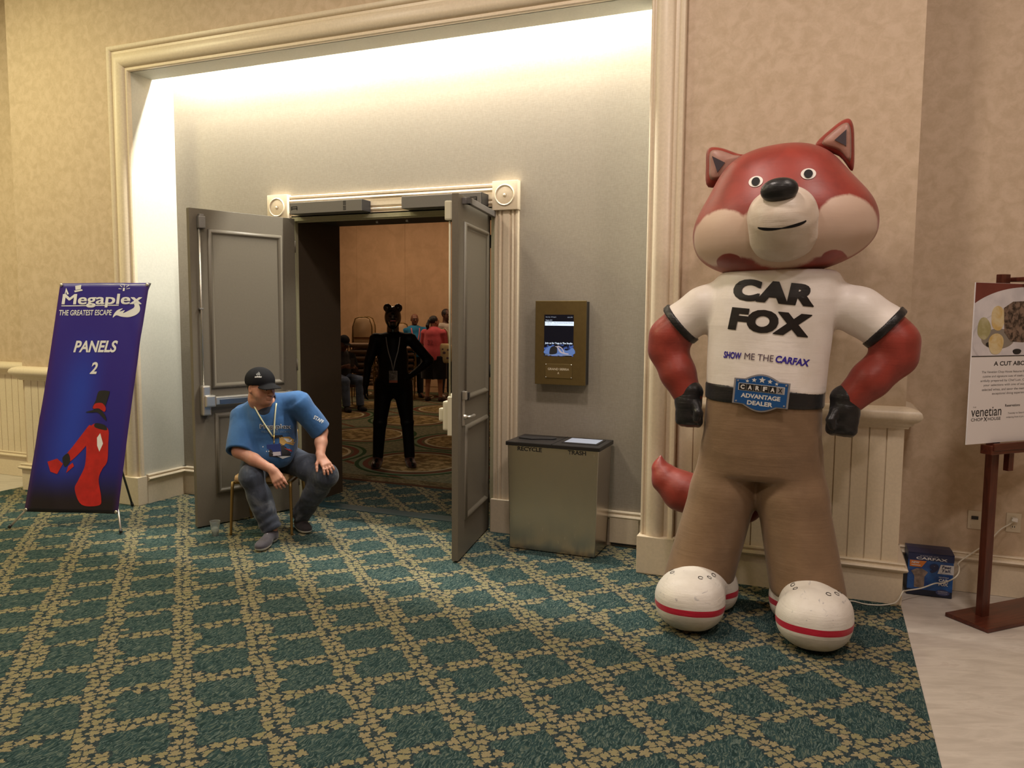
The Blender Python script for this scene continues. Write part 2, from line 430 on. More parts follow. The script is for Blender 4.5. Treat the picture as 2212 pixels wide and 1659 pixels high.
def m_marble():
    t = NT('pale_vein_cut_marble'); x, y, z = t.obj()
    a = t.noise(t.vec(x * .8 + y * .35, y * 3.2 - x * 1.2, 0), 4, 5, .6, .6); b = t.noise(t.vec(x, y, 0), 120, 2, .6)
    c = t.mix(t.step(a, .3, .7), (.42, .375, .325), (.56, .51, .45)); c = t.mix(t.step(a, .60, .64) * .35, c, (.33, .27, .23)); c = t.mix(b * .25, c, (.40, .36, .32))
    t.set(col=c, rough=.38, spec=.4); return t.m

def struct(mb, name, m, label=None, cat=None, parent=None, **k):
    return mb.build(name, m, parent, kind=None if parent else 'structure', label=label, cat=cat, **k)
B = MB
# floors
struct(B().box(-7.19, .47, -9, 1.60, -.06, 0), 'floor', m_carp, 'teal carpet with a diagonal trellis of tan leaves', 'carpet')
struct(B().box(.47, 6, -9, .40, -.06, -.002).box(-14, -7.19, -9, .38, -.06, -.002), 'floor', m_marble(), 'pale grey streaked marble floor beside the carpet', 'floor')
struct(B().box(-12.5, -2.2, 1.60, 10.2, -.06, 0), 'floor', m_circles(), 'function room carpet with ringed circles', 'carpet')
struct(B().box(-4.26, -2.38, .55, .70, 0, .006), 'trim_1', mat('dark_teal_threshold', (.012, .045, .055), .6), 'dark teal threshold strip across the doorway', 'threshold')
# ceilings
struct(B().box(-14, 6, -9, 1.2, 5.0, 5.1), 'ceiling', m_white, 'cream foyer ceiling', 'ceiling')
struct(B().box(-12.5, -2.2, 1.2, 10.2, 4.6, 4.7), 'ceiling', m_white, 'function room ceiling', 'ceiling')
# foyer walls
struct(B().box(-7.05, -5.57, 0, .6, 0, 5), 'wall_left', m_paper, 'left pier with yellow mottled wallpaper', 'wall')
struct(B().box(-14, -7.05, .38, .6, 0, 5), 'wall_far_left', m_paper, 'recessed wall left of the yellow pier', 'wall')
struct(B().box(-1.09, .443, 0, .6, 0, 5), 'wall_right', m_paper, 'right pier with beige mottled wallpaper behind the inflatable fox', 'wall')
struct(B().box(.443, 6, .40, .6, 0, 5), 'wall_far_right', m_paper, 'recessed wall at the far right behind the easel', 'wall')
struct(B().box(-5.57, -1.09, 0, .235, 3.735, 5), 'wall_above_niche', m_paper, 'wallpapered wall above the lit niche', 'wall')
struct(B().box(-5.57, -4.25, .476, .62, 0, 5).box(-2.385, -1.09, .476, .62, 0, 5).box(-4.25, -2.385, .476, .62, 2.515, 5), 'wall_niche', m_linen, 'grey linen back wall of the niche around the doors', 'wall')
struct(B().box(-5.57, -5.560, .002, .476, 0, 5), 'wall_niche_left', m_reveal, 'pale left side of the niche', 'wall')
struct(B().box(-1.10, -1.09, .002, .476, 0, 5), 'wall_niche_right', m_reveal, 'pale right side of the niche', 'wall')
struct(B().box(-5.56, -1.10, .002, .240, 3.720, 3.738), 'trim_2', m_reveal, 'flat soffit in front of the light cove', 'soffit')
struct(B().box(-14, 6, -9.2, -9, 0, 5), 'wall_back', m_paper, 'foyer wall behind the viewpoint', 'wall')
struct(B().box(-14.2, -14, -9, .6, 0, 5), 'wall_end_left', m_paper, 'left end wall of the foyer', 'wall')
struct(B().box(6, 6.2, -9, .6, 0, 5), 'wall_end_right', m_paper, 'right end wall of the foyer', 'wall')
# doorway passage and function room
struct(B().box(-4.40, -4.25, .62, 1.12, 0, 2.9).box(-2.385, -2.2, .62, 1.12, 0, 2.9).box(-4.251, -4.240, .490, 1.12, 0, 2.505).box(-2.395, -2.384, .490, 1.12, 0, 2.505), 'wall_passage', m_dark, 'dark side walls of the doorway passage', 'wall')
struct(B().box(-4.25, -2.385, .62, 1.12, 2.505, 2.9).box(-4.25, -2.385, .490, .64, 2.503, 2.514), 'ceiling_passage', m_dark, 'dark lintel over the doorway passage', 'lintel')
struct(B().box(-12.5, -4.40, 1.10, 1.2, 0, 4.6).box(-2.2, -2.1, 1.0, 10.2, 0, 4.6).box(-12.5, -2.2, 1.14, 1.2, 2.9, 4.6), 'wall_room_front', m_roomwall, 'near wall of the function room', 'wall')
m = B(); m.box(-12.5, -2.2, 10.0, 10.2, 0, 4.6)
wr = struct(m, 'wall_room_far', m_roomwall, 'peach far wall of the function room', 'wall')
for i in range(8):      # tall fabric panels with fine joints
    B().box(-12.4 + i * 1.25, -11.154 + i * 1.25, 9.993, 10.01, .12, 4.5).build('panel', m_roomwall, wr)
struct(B().box(-12.7, -12.5, 1.1, 10.2, 0, 4.6), 'wall_room_left', m_roomwall, 'left wall of the function room', 'wall')
# cove lamps above the soffit
for i in range(4):
    c = empty('cove_lamp', (-5.0 + i * 1.12, .30, 4.20), label=['leftmost', 'second from left', 'third from left', 'rightmost'][i] + ' strip lamp hidden in the cove above the niche', cat='lamp', group='strip lamps in the cove')
    B().box(-.52, .52, -.06, .0, -.03, .05, .005).build('housing', m_white, c)
    B().tube([(-.5, -.03, -.045), (.5, -.03, -.045)], .013, 10).build('tube', mat('lamp_glass', (.8, .8, .78), .3), c, True)

# ---------------------------------------------------------------- mouldings
def casing(name, xl, xr, zt, y0, prof, label, zb=0.0):
    """mitred three-sided frame: prof = (distance out from the opening, protrusion)"""
    m = B(); rings = [[(xl - a, y0 - h, zb) for a, h in prof], [(xl - a, y0 - h, zt + a) for a, h in prof], [(xr + a, y0 - h, zt + a) for a, h in prof], [(xr + a, y0 - h, zb) for a, h in prof]]
    m.loft(rings); return struct(m, name, m_cream, label, 'door frame' if zt < 3 else 'moulding', auto=35)
P_big = [(0, -.01), (0, .018), (.008, .026), (.016, .026), (.022, .018), (.032, .018), (.038, .030), (.05, .046), (.075, .058), (.105, .060), (.135, .052), (.15, .036), (.155, .022), (.178, .020), (.184, .034), (.196, .042), (.214, .042), (.22, .034), (.22, -.01)]
casing('trim_3', -5.556, -1.104, 3.72, 0.0, P_big, 'wide cream moulded frame around the niche opening', zb=.25)
def skirt(mb, x0, x1, y, h=.255, p=.018, el=0, er=0):
    """baseboard run on a wall whose face is at y and looks to -y"""
    pr = [(0, 0), (p, 0), (p, h - .062), (p + .004, h - .058), (p + .022, h - .048), (p + .026, h - .038), (p + .020, h - .028), (p + .006, h - .024), (p + .006, h - .014), (p + .012, h - .008), (p + .008, h), (0, h)]
    mb.loft([[(x0 - el * a, y - a, b) for a, b in pr], [(x1 + er * a, y - a, b) for a, b in pr]]); return mb
def skirt_side(mb, y0, y1, x, sgn, h=.255, p=.018, e0=0, e1=0):
    pr = [(0, 0), (p, 0), (p, h - .062), (p + .004, h - .058), (p + .022, h - .048), (p + .026, h - .038), (p + .020, h - .028), (p + .006, h - .024), (p + .006, h - .014), (p + .012, h - .008), (p + .008, h), (0, h)]
    mb.loft([[(x + sgn * a, y0 - e0 * a, b) for a, b in pr], [(x + sgn * a, y1 + e1 * a, b) for a, b in pr]]); return mb
struct(skirt_side(skirt(B(), -.885, .443, 0, er=1, p=.03), 0, .40, .443, 1, e0=1, p=.03), 'baseboard_right', m_cream, 'cream baseboard on the right pier', 'baseboard', auto=40)
struct(skirt(B(), -7.05, -5.81, 0, el=1, p=.03), 'baseboard_left', m_cream, 'cream baseboard on the left pier', 'baseboard', auto=40)
struct(skirt(B(), .47, 6, .40), 'baseboard_far_right', m_cream, 'cream baseboard behind the easel', 'baseboard', auto=40)
struct(skirt(B(), -14, -7.08, .38), 'baseboard_far_left', m_cream, 'cream baseboard at the far left', 'baseboard', auto=40)
struct(skirt(B(), -5.56, -4.485, .476, h=.262), 'baseboard_niche_left', m_cream, 'cream baseboard on the niche wall left of the doors', 'baseboard', auto=40)
struct(skirt(B(), -2.18, -1.10, .476, h=.262), 'baseboard_niche_right', m_cream, 'cream baseboard on the niche wall behind the bin', 'baseboard', auto=40)
struct(skirt_side(B(), .03, .476, -5.56, 1, h=.262), 'baseboard_niche_side', m_cream, 'cream baseboard on the left side of the niche', 'baseboard', auto=40)
struct(B().box(-5.82, -5.545, -.075, .03, 0, .25, .004), 'trim_4', m_cream, 'cream plinth block at the left foot of the niche frame', 'plinth')
struct(B().box(-1.115, -.87, -.075, .03, 0, .25, .004), 'trim_5', m_cream, 'cream plinth block at the right foot of the niche frame', 'plinth')
P_rail = [(0, 1.05), (.020, 1.052), (.024, 1.066), (.040, 1.075), (.046, 1.088), (.060, 1.096), (.078, 1.110), (.086, 1.130), (.080, 1.152), (.062, 1.168), (.035, 1.176), (.020, 1.18), (0, 1.182)]
def rail(mb, x0, x1, y, el=0, er=0): mb.loft([[(x0 - el * a, y - a, b) for a, b in P_rail], [(x1 + er * a, y - a, b) for a, b in P_rail]]); return mb
m = rail(B(), -.875, .443, 0, er=1); m.loft([[(.443 + a, 0 - a, b) for a, b in P_rail], [(.443 + a, .40, b) for a, b in P_rail]]); struct(m, 'trim_6', m_cream, 'cream chair rail on the right pier', 'chair rail', auto=50)
struct(rail(B(), -7.05, -5.80, 0, el=1), 'trim_7', m_cream, 'cream chair rail on the left pier', 'chair rail', auto=50)
struct(rail(B(), -14, -7.05, .38), 'trim_8', m_cream, 'cream chair rail at the far left', 'chair rail', auto=50)
# beadboard planks
pl = B().box(.0035, .0900, -.014, 0, .25, 1.06, .0025); pl.box(0, .0935, -.005, .001, .25, 1.06)
pm = None
def planks(name, xs, y, label, parts=True):
    global pm
    root = struct(B().box(xs[-1], xs[0] + .0935, y - .003, y + .002, .25, 1.06), name, m_cream, label, 'wainscot')
    for xx in xs:
        if pm is None: o = pl.build('plank', m_cream, root); pm = o.data
        else: o = link('plank', pm, None, root)
        o.location = (xx, y - .003, 0)
planks('trim_9', [.3495 - .0935 * i for i in range(14)], 0, 'beadboard wainscot on the right pier behind the fox')
planks('trim_10', [-5.8935 - .0935 * i for i in range(13)], 0, 'beadboard wainscot on the left pier behind the banner')
planks('trim_11', [-7.17 - .0935 * i for i in range(12)], .38, 'beadboard wainscot at the far left')

# door casing: fluted pilasters, rosette blocks, ribbed head
def flute(wd):
    pr = [(0, -.01), (0, .020), (.006, .026), (.022, .026), (.026, .016), (.032, .016), (.036, .026), (.05, .030), (.058, .022), (.064, .014), (.07, .022), (.078, .028), (.122, .028), (.13, .022), (.136, .014), (.142, .022), (.15, .030), (.164, .026), (.168, .016), (.174, .016), (.178, .026), (.194, .026), (.2, .020), (.2, -.01)]
    return [(a * wd / .2, h) for a, h in pr]
yw = .476
fr = flute(.2)
struct(B().loft([[(-2.385 + a, yw - h, .262) for a, h in fr], [(-2.385 + a, yw - h, 2.49) for a, h in fr]]), 'trim_12', m_cream, 'fluted cream pilaster right of the doors', 'pilaster', auto=30)
struct(B().loft([[(-4.485 + a, yw - h, .262) for a, h in fr], [(-4.485 + a, yw - h, 2.49) for a, h in fr]]), 'trim_13', m_cream, 'fluted cream pilaster behind the left door', 'pilaster', auto=30)
struct(B().loft([[(-4.285, yw - h, 2.505 + a) for a, h in flute(.185)], [(-2.385, yw - h, 2.505 + a) for a, h in flute(.185)]]), 'trim_14', m_cream, 'ribbed cream head casing over the doors', 'casing', auto=30)
struct(B().box(-2.392, -2.178, .425, yw, 0, .263, .003), 'trim_15', m_cream, 'plinth block under the right pilaster', 'plinth')
struct(B().box(-4.492, -4.278, .425, yw, 0, .263, .003), 'trim_16', m_cream, 'plinth block under the left pilaster', 'plinth')
def rosette(name, xc, label):
    m = B().box(xc - .104, xc + .104, .418, yw, 2.487, 2.702, .004)
    m.lathe([(.001, .0), (.078, .0), (.080, .006), (.074, .012), (.068, .008), (.064, .002), (.060, -.004), (.050, -.008), (.030, -.006), (.016, .0), (.013, .008), (.008, .013), (.001, .015)], 32, (xc, .4185, 2.595), 'y')
    return struct(m, name, m_cream, label, 'corner block', auto=40)
rosette('trim_17', -2.283, 'square rosette block at the top right corner of the door frame'); rosette('trim_18', -4.385, 'square rosette block at the top left corner of the door frame')
m_frame = m_paint('door_frame_paint', (.36, .34, .22), .5)
struct(B().box(-4.262, -4.226, .452, .490, 0, 2.515).box(-2.408, -2.372, .452, .490, 0, 2.515).box(-4.262, -2.372, .450, .490, 2.478, 2.52).box(-4.226, -2.408, .465, .485, 2.466, 2.48), 'door_frame', m_frame, 'olive cream door frame inside the casing', 'door frame', smooth=False)
m_alu = mat('satin_grey_metal', (.20, .19, .185), .42, .55, var=.05, vs=300)
m_black = mat('black_plastic', (.012, .011, .012), .45)
m_chrome = mat('brushed_steel', (.58, .55, .50), .33, .85, var=.06, vs=250)
m_chromed = mat('steel_blue_push_pad', (.10, .13, .18), .3, .7)
m_beige = mat('beige_hardware', (.52, .48, .36), .5)

# ---------------------------------------------------------------- the two door leaves
def leaf(name, hinge, e, width, label, panels, side):
    """local x along the leaf from the hinge, local y its seen face"""
    ang = math.atan2(e[1], e[0]); r = empty(name, (hinge[0], hinge[1], .012), ang, label=label, cat='door', kind='structure')
    B().box(0, width, -.045, 0, 0, 2.483, .002).build('door_leaf', m_doorp, r)
    for (x0, x1, z0, z1) in panels:
        z0 -= .012; z1 -= .012
        for sgn, yy in ((1, 0.0), (-1, -.045)):
            pr = [(0, 0), (.004, .010), (.014, .019), (.024, .019), (.034, .008), (.038, .004), (.044, 0)]
            m = B(); m.loft([[(xa + sa * a, yy + sgn * h, za + sb * a) for a, h in pr] for xa, sa, za, sb in ((x0, 1, z0, 1), (x1, -1, z0, 1), (x1, -1, z1, -1), (x0, 1, z1, -1), (x0, 1, z0, 1))], closed=False, caps=False)
            m.build('panel_moulding', m_doorp, r, auto=60)
    return r
LH = (-4.2097, .4219); LE = (-.35972, -.93306)
# left leaf: the seen face is its inner face with the exit bar
dl = leaf('door_1', LH, LE, .905, 'grey left door swung wide open behind the seated man', [(.125, .765, 1.10, 2.345), (.125, .745, .255, .905)], 1)
m = B(); m.box(.795, .85, 0, .045, 2.33, 2.425, .008); m.box(.805, .84, 0, .035, 2.425, 2.44, .003); m.build('top_latch', m_alu, dl, label='grey metal top latch case')
B().tube([(.838, .020, 1.10), (.838, .020, 2.34)], .0075, 10).build('latch_rod', m_chrome, dl, True)
m = B(); m.box(.822, .854, 0, .028, 1.710, 1.722, .002); m.build('rod_guide', m_alu, dl)
ex = B(); ex.box(.795, .862, 0, .058, .885, 1.12, .012); ex.box(.765, .85, .03, .080, .952, 1.045, .012)
ex = ex.build('exit_device', m_chrome, dl, label='chrome latch case of the exit bar')
m = B(); m.box(.10, .765, .025, .075, .965, 1.030, .008); m.build('push_bar', m_chrome, dl, label='chrome horizontal push bar')
B().box(.12, .735, .074, .079, .972, 1.008, .002).build('push_pad', m_chromed, dl, label='blue grey pad on the push bar')
B().box(.07, .115, 0, .05, .955, 1.035, .008).build('bar_end_bracket', m_chrome, dl)
for z in (.25, 1.25, 2.25): B().tube([(0, .004, z - .05), (0, .004, z + .05)], .006, 8).build('hinge', m_doorp, dl, True)
m = B(); m.box(.03, .60, -.078, -.055, 2.44, 2.47, .003); m.build('closer_track', m_alu, dl)
# right leaf: the seen face is its outer face with the lever
RE = (.17250, -.98501)
dr = leaf('door_2', (-2.437, .502), RE, .885, 'grey right door opened square to the wall with a lever lock', [(.095, .755, 1.10, 2.328), (.095, .725, .258, .93)], 1)
m = B(); m.box(.755, .80, 0, .012, .925, 1.165, .004); m.box(.768, .81, .004, .034, 1.105, 1.165, .006); m.build('lock_plate', m_chrome, dr, label='chrome lock plate')
m = B(); m.lathe([(.001, 0), (.017, 0), (.019, .012), (.015, .03), (.001, .032)], 16, (.775, .0, .985), 'y')
for i in range(len(m.v)): m.v[i] = (m.v[i][0], -m.v[i][1] + .0, m.v[i][2]) if m.v[i][1] < 0 else m.v[i]
m.tube([(.775, .028, .985), (.775, .045, .985), (.762, .052, .985), (.66, .053, .984), (.645, .045, .983)], .0105, 10)
m.build('lever_handle', m_chrome, dr, True, label='chrome lever handle')
m = B(); m.box(.685, .725, .0, .03, 1.095, 1.15, .006); m.build('key_housing', m_black, dr, label='black card reader lock housing')
m = B(); m.box(.03, .80, .028, .058, 2.425, 2.468, .003); m.box(.745, .80, .0, .058, 2.425, 2.468, .003); m.build('closer_arm', m_alu, dr, label='grey closer arm along the top')
m = B(); m.box(.83, .876, -.10, -.045, 2.31, 2.44, .012); m.build('top_latch', m_beige, dr, label='beige top latch on the far side')
m = B(); m.prism([(.78, .89), (.885, .87), (.885, 1.13), (.78, 1.15)], -.075, -.045, 'xz'); m.box(.80, .87, -.115, -.06, .90, 1.10, .012); m.box(.80, .85, -.15, -.11, .96, 1.05, .012); m.build('exit_device', m_beige, dr, label='beige exit bar end on the far side')
B().tube([(.852, -.068, 1.1), (.852, -.068, 2.33)], .0075, 8).build('latch_rod', m_beige, dr, True)
B().lathe([(.001, .0), (.008, 0), (.007, .004), (.001, .005)], 10, (.45, 0, 1.2), 'y').build('viewer_hole', m_black, dr)
for z in (.25, 1.25, 2.25): B().tube([(0, .004, z - .05), (0, .004, z + .05)], .006, 8).build('hinge', m_doorp, dr, True)
# door operators on the head casing
for x0, x1, lab, sl in ((-4.185, -3.475, 'long grey door closer housing above the left door', (-3.655, -4.165)), (-3.118, -2.43, 'long grey door closer housing behind the top of the right door', (-9, -2.53))):
    r = empty('door_closer', (x0, .40, 2.52), label=lab, cat='door closer')
    L = x1 - x0
    B().box(0, L - .004, -.075, .048, 0, .092, .003).build('housing', m_alu, r)
    B().box(L - .006, L, -.073, .046, .003, .089).build('end_cap', m_black, r, label='black end cap')
    if sl[0] > -8:
        m = B()
        for rr in range(2):
            for q in range(3):
                for cc in range(2): m.box(sl[0] - x0 + cc * .014, sl[0] - x0 + cc * .014 + .010, -.077, -.074, .012 + rr * .040 + q * .012, .020 + rr * .040 + q * .012)
        m.build('vent_slots', m_black, r, kind='stuff')
    xx = sl[1] - x0; m = B()
    m.box(xx, xx + .06, -.0775, -.0745, .055, .061).box(xx, xx + .006, -.0775, -.0745, .030, .058).box(xx + .054, xx + .06, -.0775, -.0745, .030, .058).box(xx, xx + .06, -.0775, -.0745, .038, .046)
    m.build('emblem', m_black, r, label='small black bracket shaped emblem')
m = B(); m.box(-3.46, -3.44, .50, .53, 2.440, 2.458).box(-3.18, -3.16, .50, .53, 2.440, 2.458); struct(m, 'trim_19', m_alu, 'two small metal door strikes under the head frame', 'strike')
# return air grille panel by the bin
v = empty('vent_cover', (-1.435, .452, .028), label='flat white vent cover on the baseboard right of the bin', cat='vent')
B().box(0, .215, -.016, .004, 0, .195, .002).build('cover', m_cream, v); B().box(.012, .2, -.010, .004, -.018, 0).build('gap', m_black, v)
# outlets
m_out = mat('cream_wall_plate', (.58, .50, .37), .4)
def outlet(x, y, z, wd, h, label, kind, mm=m_out):
    r = empty('wall_outlet', (x, y, z), label=label, cat='outlet'); B().box(-wd / 2, wd / 2, -.006, 0, -h / 2, h / 2, .002).build('plate', mm, r)
    if kind == 'duplex':
        for s in (-1, 1):
            B().lathe([(.001, .006), (.016, .006), (.016, .009), (.001, .009)], 16, (0, 0, s * .024), 'y').build('socket', mm, r)
            B().box(-.007, -.004, -.011, -.008, s * .024 - .005, s * .024 + .006).box(.004, .007, -.011, -.008, s * .024 - .005, s * .024 + .006).build('slot', m_black, r)
    elif kind == 'data':
        B().box(-.018, .018, -.012, -.004, .004, .024).build('data_port', m_black, r, label='black data port')
        B().box(-.02, .02, -.0075, -.005, -.045, -.032).build('port_cover', m_out, r)
    else: B().box(-.012, .012, -.010, -.004, -.03, .03, .002).build('socket', mm, r)
    return r
outlet(.892, .40, .458, .075, .115, 'cream data plate with dark ports left of the easel post', 'data'); outlet(1.098, .40, .462, .078, .118, 'cream power outlet with the white plug right of the easel post', 'duplex')
outlet(-7.352, .366, .497, .075, .115, 'brown outlet on the wainscot left of the banner', 'plain', mat('brown_plate', (.16, .10, .05), .5))
# ---------------------------------------------------------------- X-stand banner at the left
m_print_white = mat('white_print', (.70, .70, .72), .5)
m_redp = mat('red_coat_print', (.42, .012, .010), .5, var=.15, vs=12); m_blackp = mat('black_print', (.012, .012, .014), .5); m_ink = m_blackp
def m_banner():
    t = NT('blue_printed_vinyl'); nd = t.n('ShaderNodeUVMap'); u, v, _ = X(t, nd.outputs[0]).xyz()
    glow = ((u - .36) + (v - .42) * -.10).abs(); g = (1.0 - t.step(glow, 0.0, .34)) * (1.0 - t.step((v - .42).abs(), .10, .42))
    c = t.mix(t.step(v, .0, .7), (.008, .012, .17), (.026, .016, .21)); c = t.mix(g * .85, c, (.016, .050, .42))
    c = t.mix(1.0 - t.step(v, .04, .21), c, (.010, .007, .012))
    c = t.mix((u - .5).abs().gt(.42) * t.step((u - .5).abs(), .42, .5) * .55, c, (.05, .012, .10))
    t.set(col=c, rough=.36, spec=.55); return t.m
BL, BR, TL, TR = Vector((-5.852, -.90, .115)), Vector((-5.07, -.70, .13)), Vector((-5.72, -.60, 1.925)), Vector((-4.972, -.41, 1.93))
b_ctr = (BL + BR + TL + TR) / 4; b_n = (BR - BL).cross(TL - BL).normalized()
if b_n.y > 0: b_n = -b_n
def bsurf(u, v, d=0.0):
    p = (BL * (1 - u) + BR * u) * (1 - v) + (TL * (1 - u) + TR * u) * v
    sag = math.sin(math.pi * u) * math.sin(math.pi * v); ed = (abs(2 * u - 1) ** 3) * math.sin(math.pi * v)
    inx = (BR - BL).normalized() * (.010 * math.sin(math.pi * v) * (1 if u < .5 else -1) * abs(2 * u - 1))
    fold = .012 * math.sin((u * 1.9 + v * 1.4) * 3.14 + .6) * math.sin(math.pi * u) + .010 * math.exp(-((u + v * .9 - .35) / .07) ** 2) * (1 - v) + .008 * math.exp(-(((1 - u) + (1 - v) * 1.2 - .3) / .06) ** 2)
    return p + inx + b_n * (-.015 * sag + fold * .8 + d)
ban = empty('banner_stand', (-5.5, -.6, 0), label='tall blue vinyl banner on an X-frame stand reading PANELS 2', cat='banner')
def inv(o):  # world -> local of a top-level empty
    return Matrix.Translation(o.location).inverted() if o.rotation_euler.z == 0 else (Matrix.Translation(o.location) @ Matrix.Rotation(o.rotation_euler.z, 4, 'Z')).inverted()
Ib = inv(ban)
me = bpy.data.meshes.new('cloth'); nu, nv = 28, 56
vs = [tuple(Ib @ bsurf(i / nu, j / nv)) for j in range(nv + 1) for i in range(nu + 1)]
me.from_pydata(vs, [], [(j * (nu + 1) + i, j * (nu + 1) + i + 1, (j + 1) * (nu + 1) + i + 1, (j + 1) * (nu + 1) + i) for j in range(nv) for i in range(nu)])
uvl = me.uv_layers.new(name='UVMap')
for lp in me.loops: k = lp.vertex_index; uvl.data[lp.index].uv = ((k % (nu + 1)) / nu, (k // (nu + 1)) / nv)
cl = link('cloth', me, m_banner(), ban, True); so = cl.modifiers.new('s', 'SOLIDIFY'); so.thickness = .0012; so.offset = -1
for i, (p, lab) in enumerate(((BL, 0), (BR, 0), (TL, 0), (TR, 0))):
    q = bsurf([.018, .982, .018, .982][i], [.008, .008, .992, .992][i], .003); M = frame(Ib @ q, (BR - BL), (TL - BL))
    m = MB(); m.M = M; m.lathe([(.006, -.002), (.013, -.002), (.013, .002), (.006, .003)], 14); m.build('eyelet', m_chrome, ban, True)
def bfn(d=.0025): return lambda co: Ib @ bsurf(co.x, co.y, d + co.z)
def btext(body, u, v, w, h, name='lettering', bold=.02, shear=0.0, mt=None, sp=1.0, d=.0025, parent=None):
    """text centred at (u, v) fitted to width w and cap height h of the banner"""
    me = text_mesh(body, 1, bold, 0, 'CENTER', 1, shear, sp, sub=.12)
    xs = [q.co.x for q in me.vertices]; ys = [q.co.y for q in me.vertices]; x0, x1, y0, y1 = min(xs), max(xs), min(ys), max(ys)
    for q in me.vertices: q.co.x = u + (q.co.x - (x0 + x1) / 2) / (x1 - x0) * w; q.co.y = v + (q.co.y - (y0 + y1) / 2) / (y1 - y0) * h
    return lettering(name, me, mt or m_print_white, parent or ban, fn=bfn(d))
def bpoly(name, polys, mt, d=.0022, parent=None, sm=None):
    if sm is None: sm = 'print' in name or name == 'logo_tail'
    if sm and 'card' not in name: polys = [smooth_poly(q) for q in polys]
    bm = bmesh.new()
    for pl_ in polys:
        f = bm.faces.new([bm.verts.new((a, 1 - b, 0)) for a, b in pl_])
    bmesh.ops.triangulate(bm, faces=bm.faces)
    for _ in range(3):
        es = [e for e in bm.edges if e.calc_length() > .06]
        if not es: break
        bmesh.ops.subdivide_edges(bm, edges=es, cuts=1); bmesh.ops.triangulate(bm, faces=bm.faces)
    me = bpy.data.meshes.new(name); bm.to_mesh(me); bm.free()
    return lettering(name, me, mt, parent or ban, fn=bfn(d))
def arc(cx, cy, rx, ry, a0, a1, n=10): return [(cx + rx * math.cos(R(a0 + (a1 - a0) * i / n)), cy + ry * math.sin(R(a0 + (a1 - a0) * i / n))) for i in range(n + 1)]
btext('Megaplex', .50, 1 - .078, .90, .060, bold=.022, sp=1.0)
bpoly('underline', [[(.05, .098), (.70, .096), (.70, .100), (.05, .102)]], m_print_white)
btext('THE GREATEST ESCAPE', .335, 1 - .130, .60, .024, bold=.015, sp=1.0)
bpoly('logo_hat', [[(.17, .033), (.26, .027), (.27, .033), (.18, .040)], [(.185, .030), (.175, .012), (.245, .008), (.245, .026)]], m_print_white)
bpoly('logo_ear', [[(.062, .062), (.075, .020), (.115, .048), (.095, .050), (.080, .036), (.075, .062)]], m_print_white)
bpoly('logo_sparkle', [[(.725, .022), (.745, .022), (.745, .036), (.725, .036)], [(.732, .006), (.738, .006), (.738, .018), (.732, .018)], [(.675, .024), (.71, .026), (.71, .028), (.675, .027)], [(.76, .026), (.795, .022), (.795, .025), (.76, .028)], [(.69, .010), (.716, .018), (.713, .020), (.687, .013)], [(.78, .008), (.755, .018), (.758, .020), (.784, .011)]], m_print_white)
bpoly('logo_tail', [[(.86, .088), (.90, .085), (.935, .105), (.94, .125), (.90, .142), (.83, .150), (.75, .148), (.69, .142), (.655, .152), (.665, .134), (.70, .118), (.75, .112), (.72, .125), (.775, .120), (.76, .132), (.82, .122), (.87, .110), (.875, .098)]], m_print_white)
btext('PANELS', .50, 1 - .278, .50, .052, bold=.03, shear=.18)
btext('2', .513, 1 - .372, .085, .052, bold=.03, shear=.18)
# plain stand-in for the printed ringmaster artwork: an empty red tailcoat and a top hat
art = bpoly('costume_print', [[(.52, .655), (.60, .615), (.70, .620), (.78, .640), (.80, .70), (.815, .775), (.77, .81), (.745, .855), (.80, .93), (.79, .965), (.60, .965), (.50, .90), (.52, .86), (.565, .80), (.555, .73)]], m_redp)
bpoly('costume_sleeve_print', [[(.56, .62), (.58, .68), (.50, .735), (.38, .785), (.345, .755), (.40, .715), (.49, .655)]], m_redp, .0024)
bpoly('costume_print', [[(.62, .612), (.72, .618), (.76, .632), (.75, .642), (.62, .630)]], m_blackp, .0028)
bpoly('cuff_print', [[(.315, .765), (.365, .745), (.40, .778), (.355, .803)]], m_blackp, .0028)
bpoly('hat_print', [[(.585, .512), (.60, .478), (.64, .470), (.72, .472), (.735, .482), (.70, .545), (.66, .558), (.56, .548)]], m_blackp)
bpoly('hat_print', [[(.565, .548), (.585, .527), (.665, .525), (.715, .545), (.705, .562), (.635, .548)]], m_redp, .0028)
bpoly('hat_print', [[(.485, .565), (.56, .556), (.64, .553), (.71, .572), (.745, .60), (.71, .592), (.63, .566), (.55, .566)]], m_blackp, .0032)
bpoly('card_fan_print', [[(.17, .782 + .0), (.26, .768), (.33, .79), (.29, .835), (.22, .825)], [(.39, .80), (.43, .785), (.45, .80), (.38, .83)]], m_redp, .0026)
bpoly('card_print', [[(.66, .675), (.69, .655), (.74, .70), (.71, .735), (.675, .71)]], m_print_white, .0030)
# stand: hub, four arms, feet
hub = Vector((-5.42, -.52, .98)); pk = mat('grey_stand_tube', (.10, .10, .10), .35, .8)
feet = [Vector((-5.865, -1.02, .012)), Vector((-4.955, -.775, .012)), Vector((-5.573, -.115, .012))]
for p, mt in ((BL, pk), (BR, pk)):
    f = feet[0] if p is BL else feet[1]
    m = MB(); m.M = Ib; m.tube([hub, (p + b_n * -.012) + (hub - p) * .02, f], .0085, 10); m.build('front_leg', m_chrome, ban, True)
for p in (TL, TR):
    m = MB(); m.M = Ib; m.tube([hub, p + b_n * -.015], .006, 8); m.build('arm', pk, ban, True)
m = MB(); m.M = Ib; m.tube([hub, feet[2]], .009, 10); m.build('rear_leg', pk, ban, True)
for f in feet:
    m = MB(); m.M = Ib; m.tube([f + (hub - f).normalized() * .03, f], [.011, .013], 10); m.build('foot_cap', m_black, ban, True, label='black rubber foot')
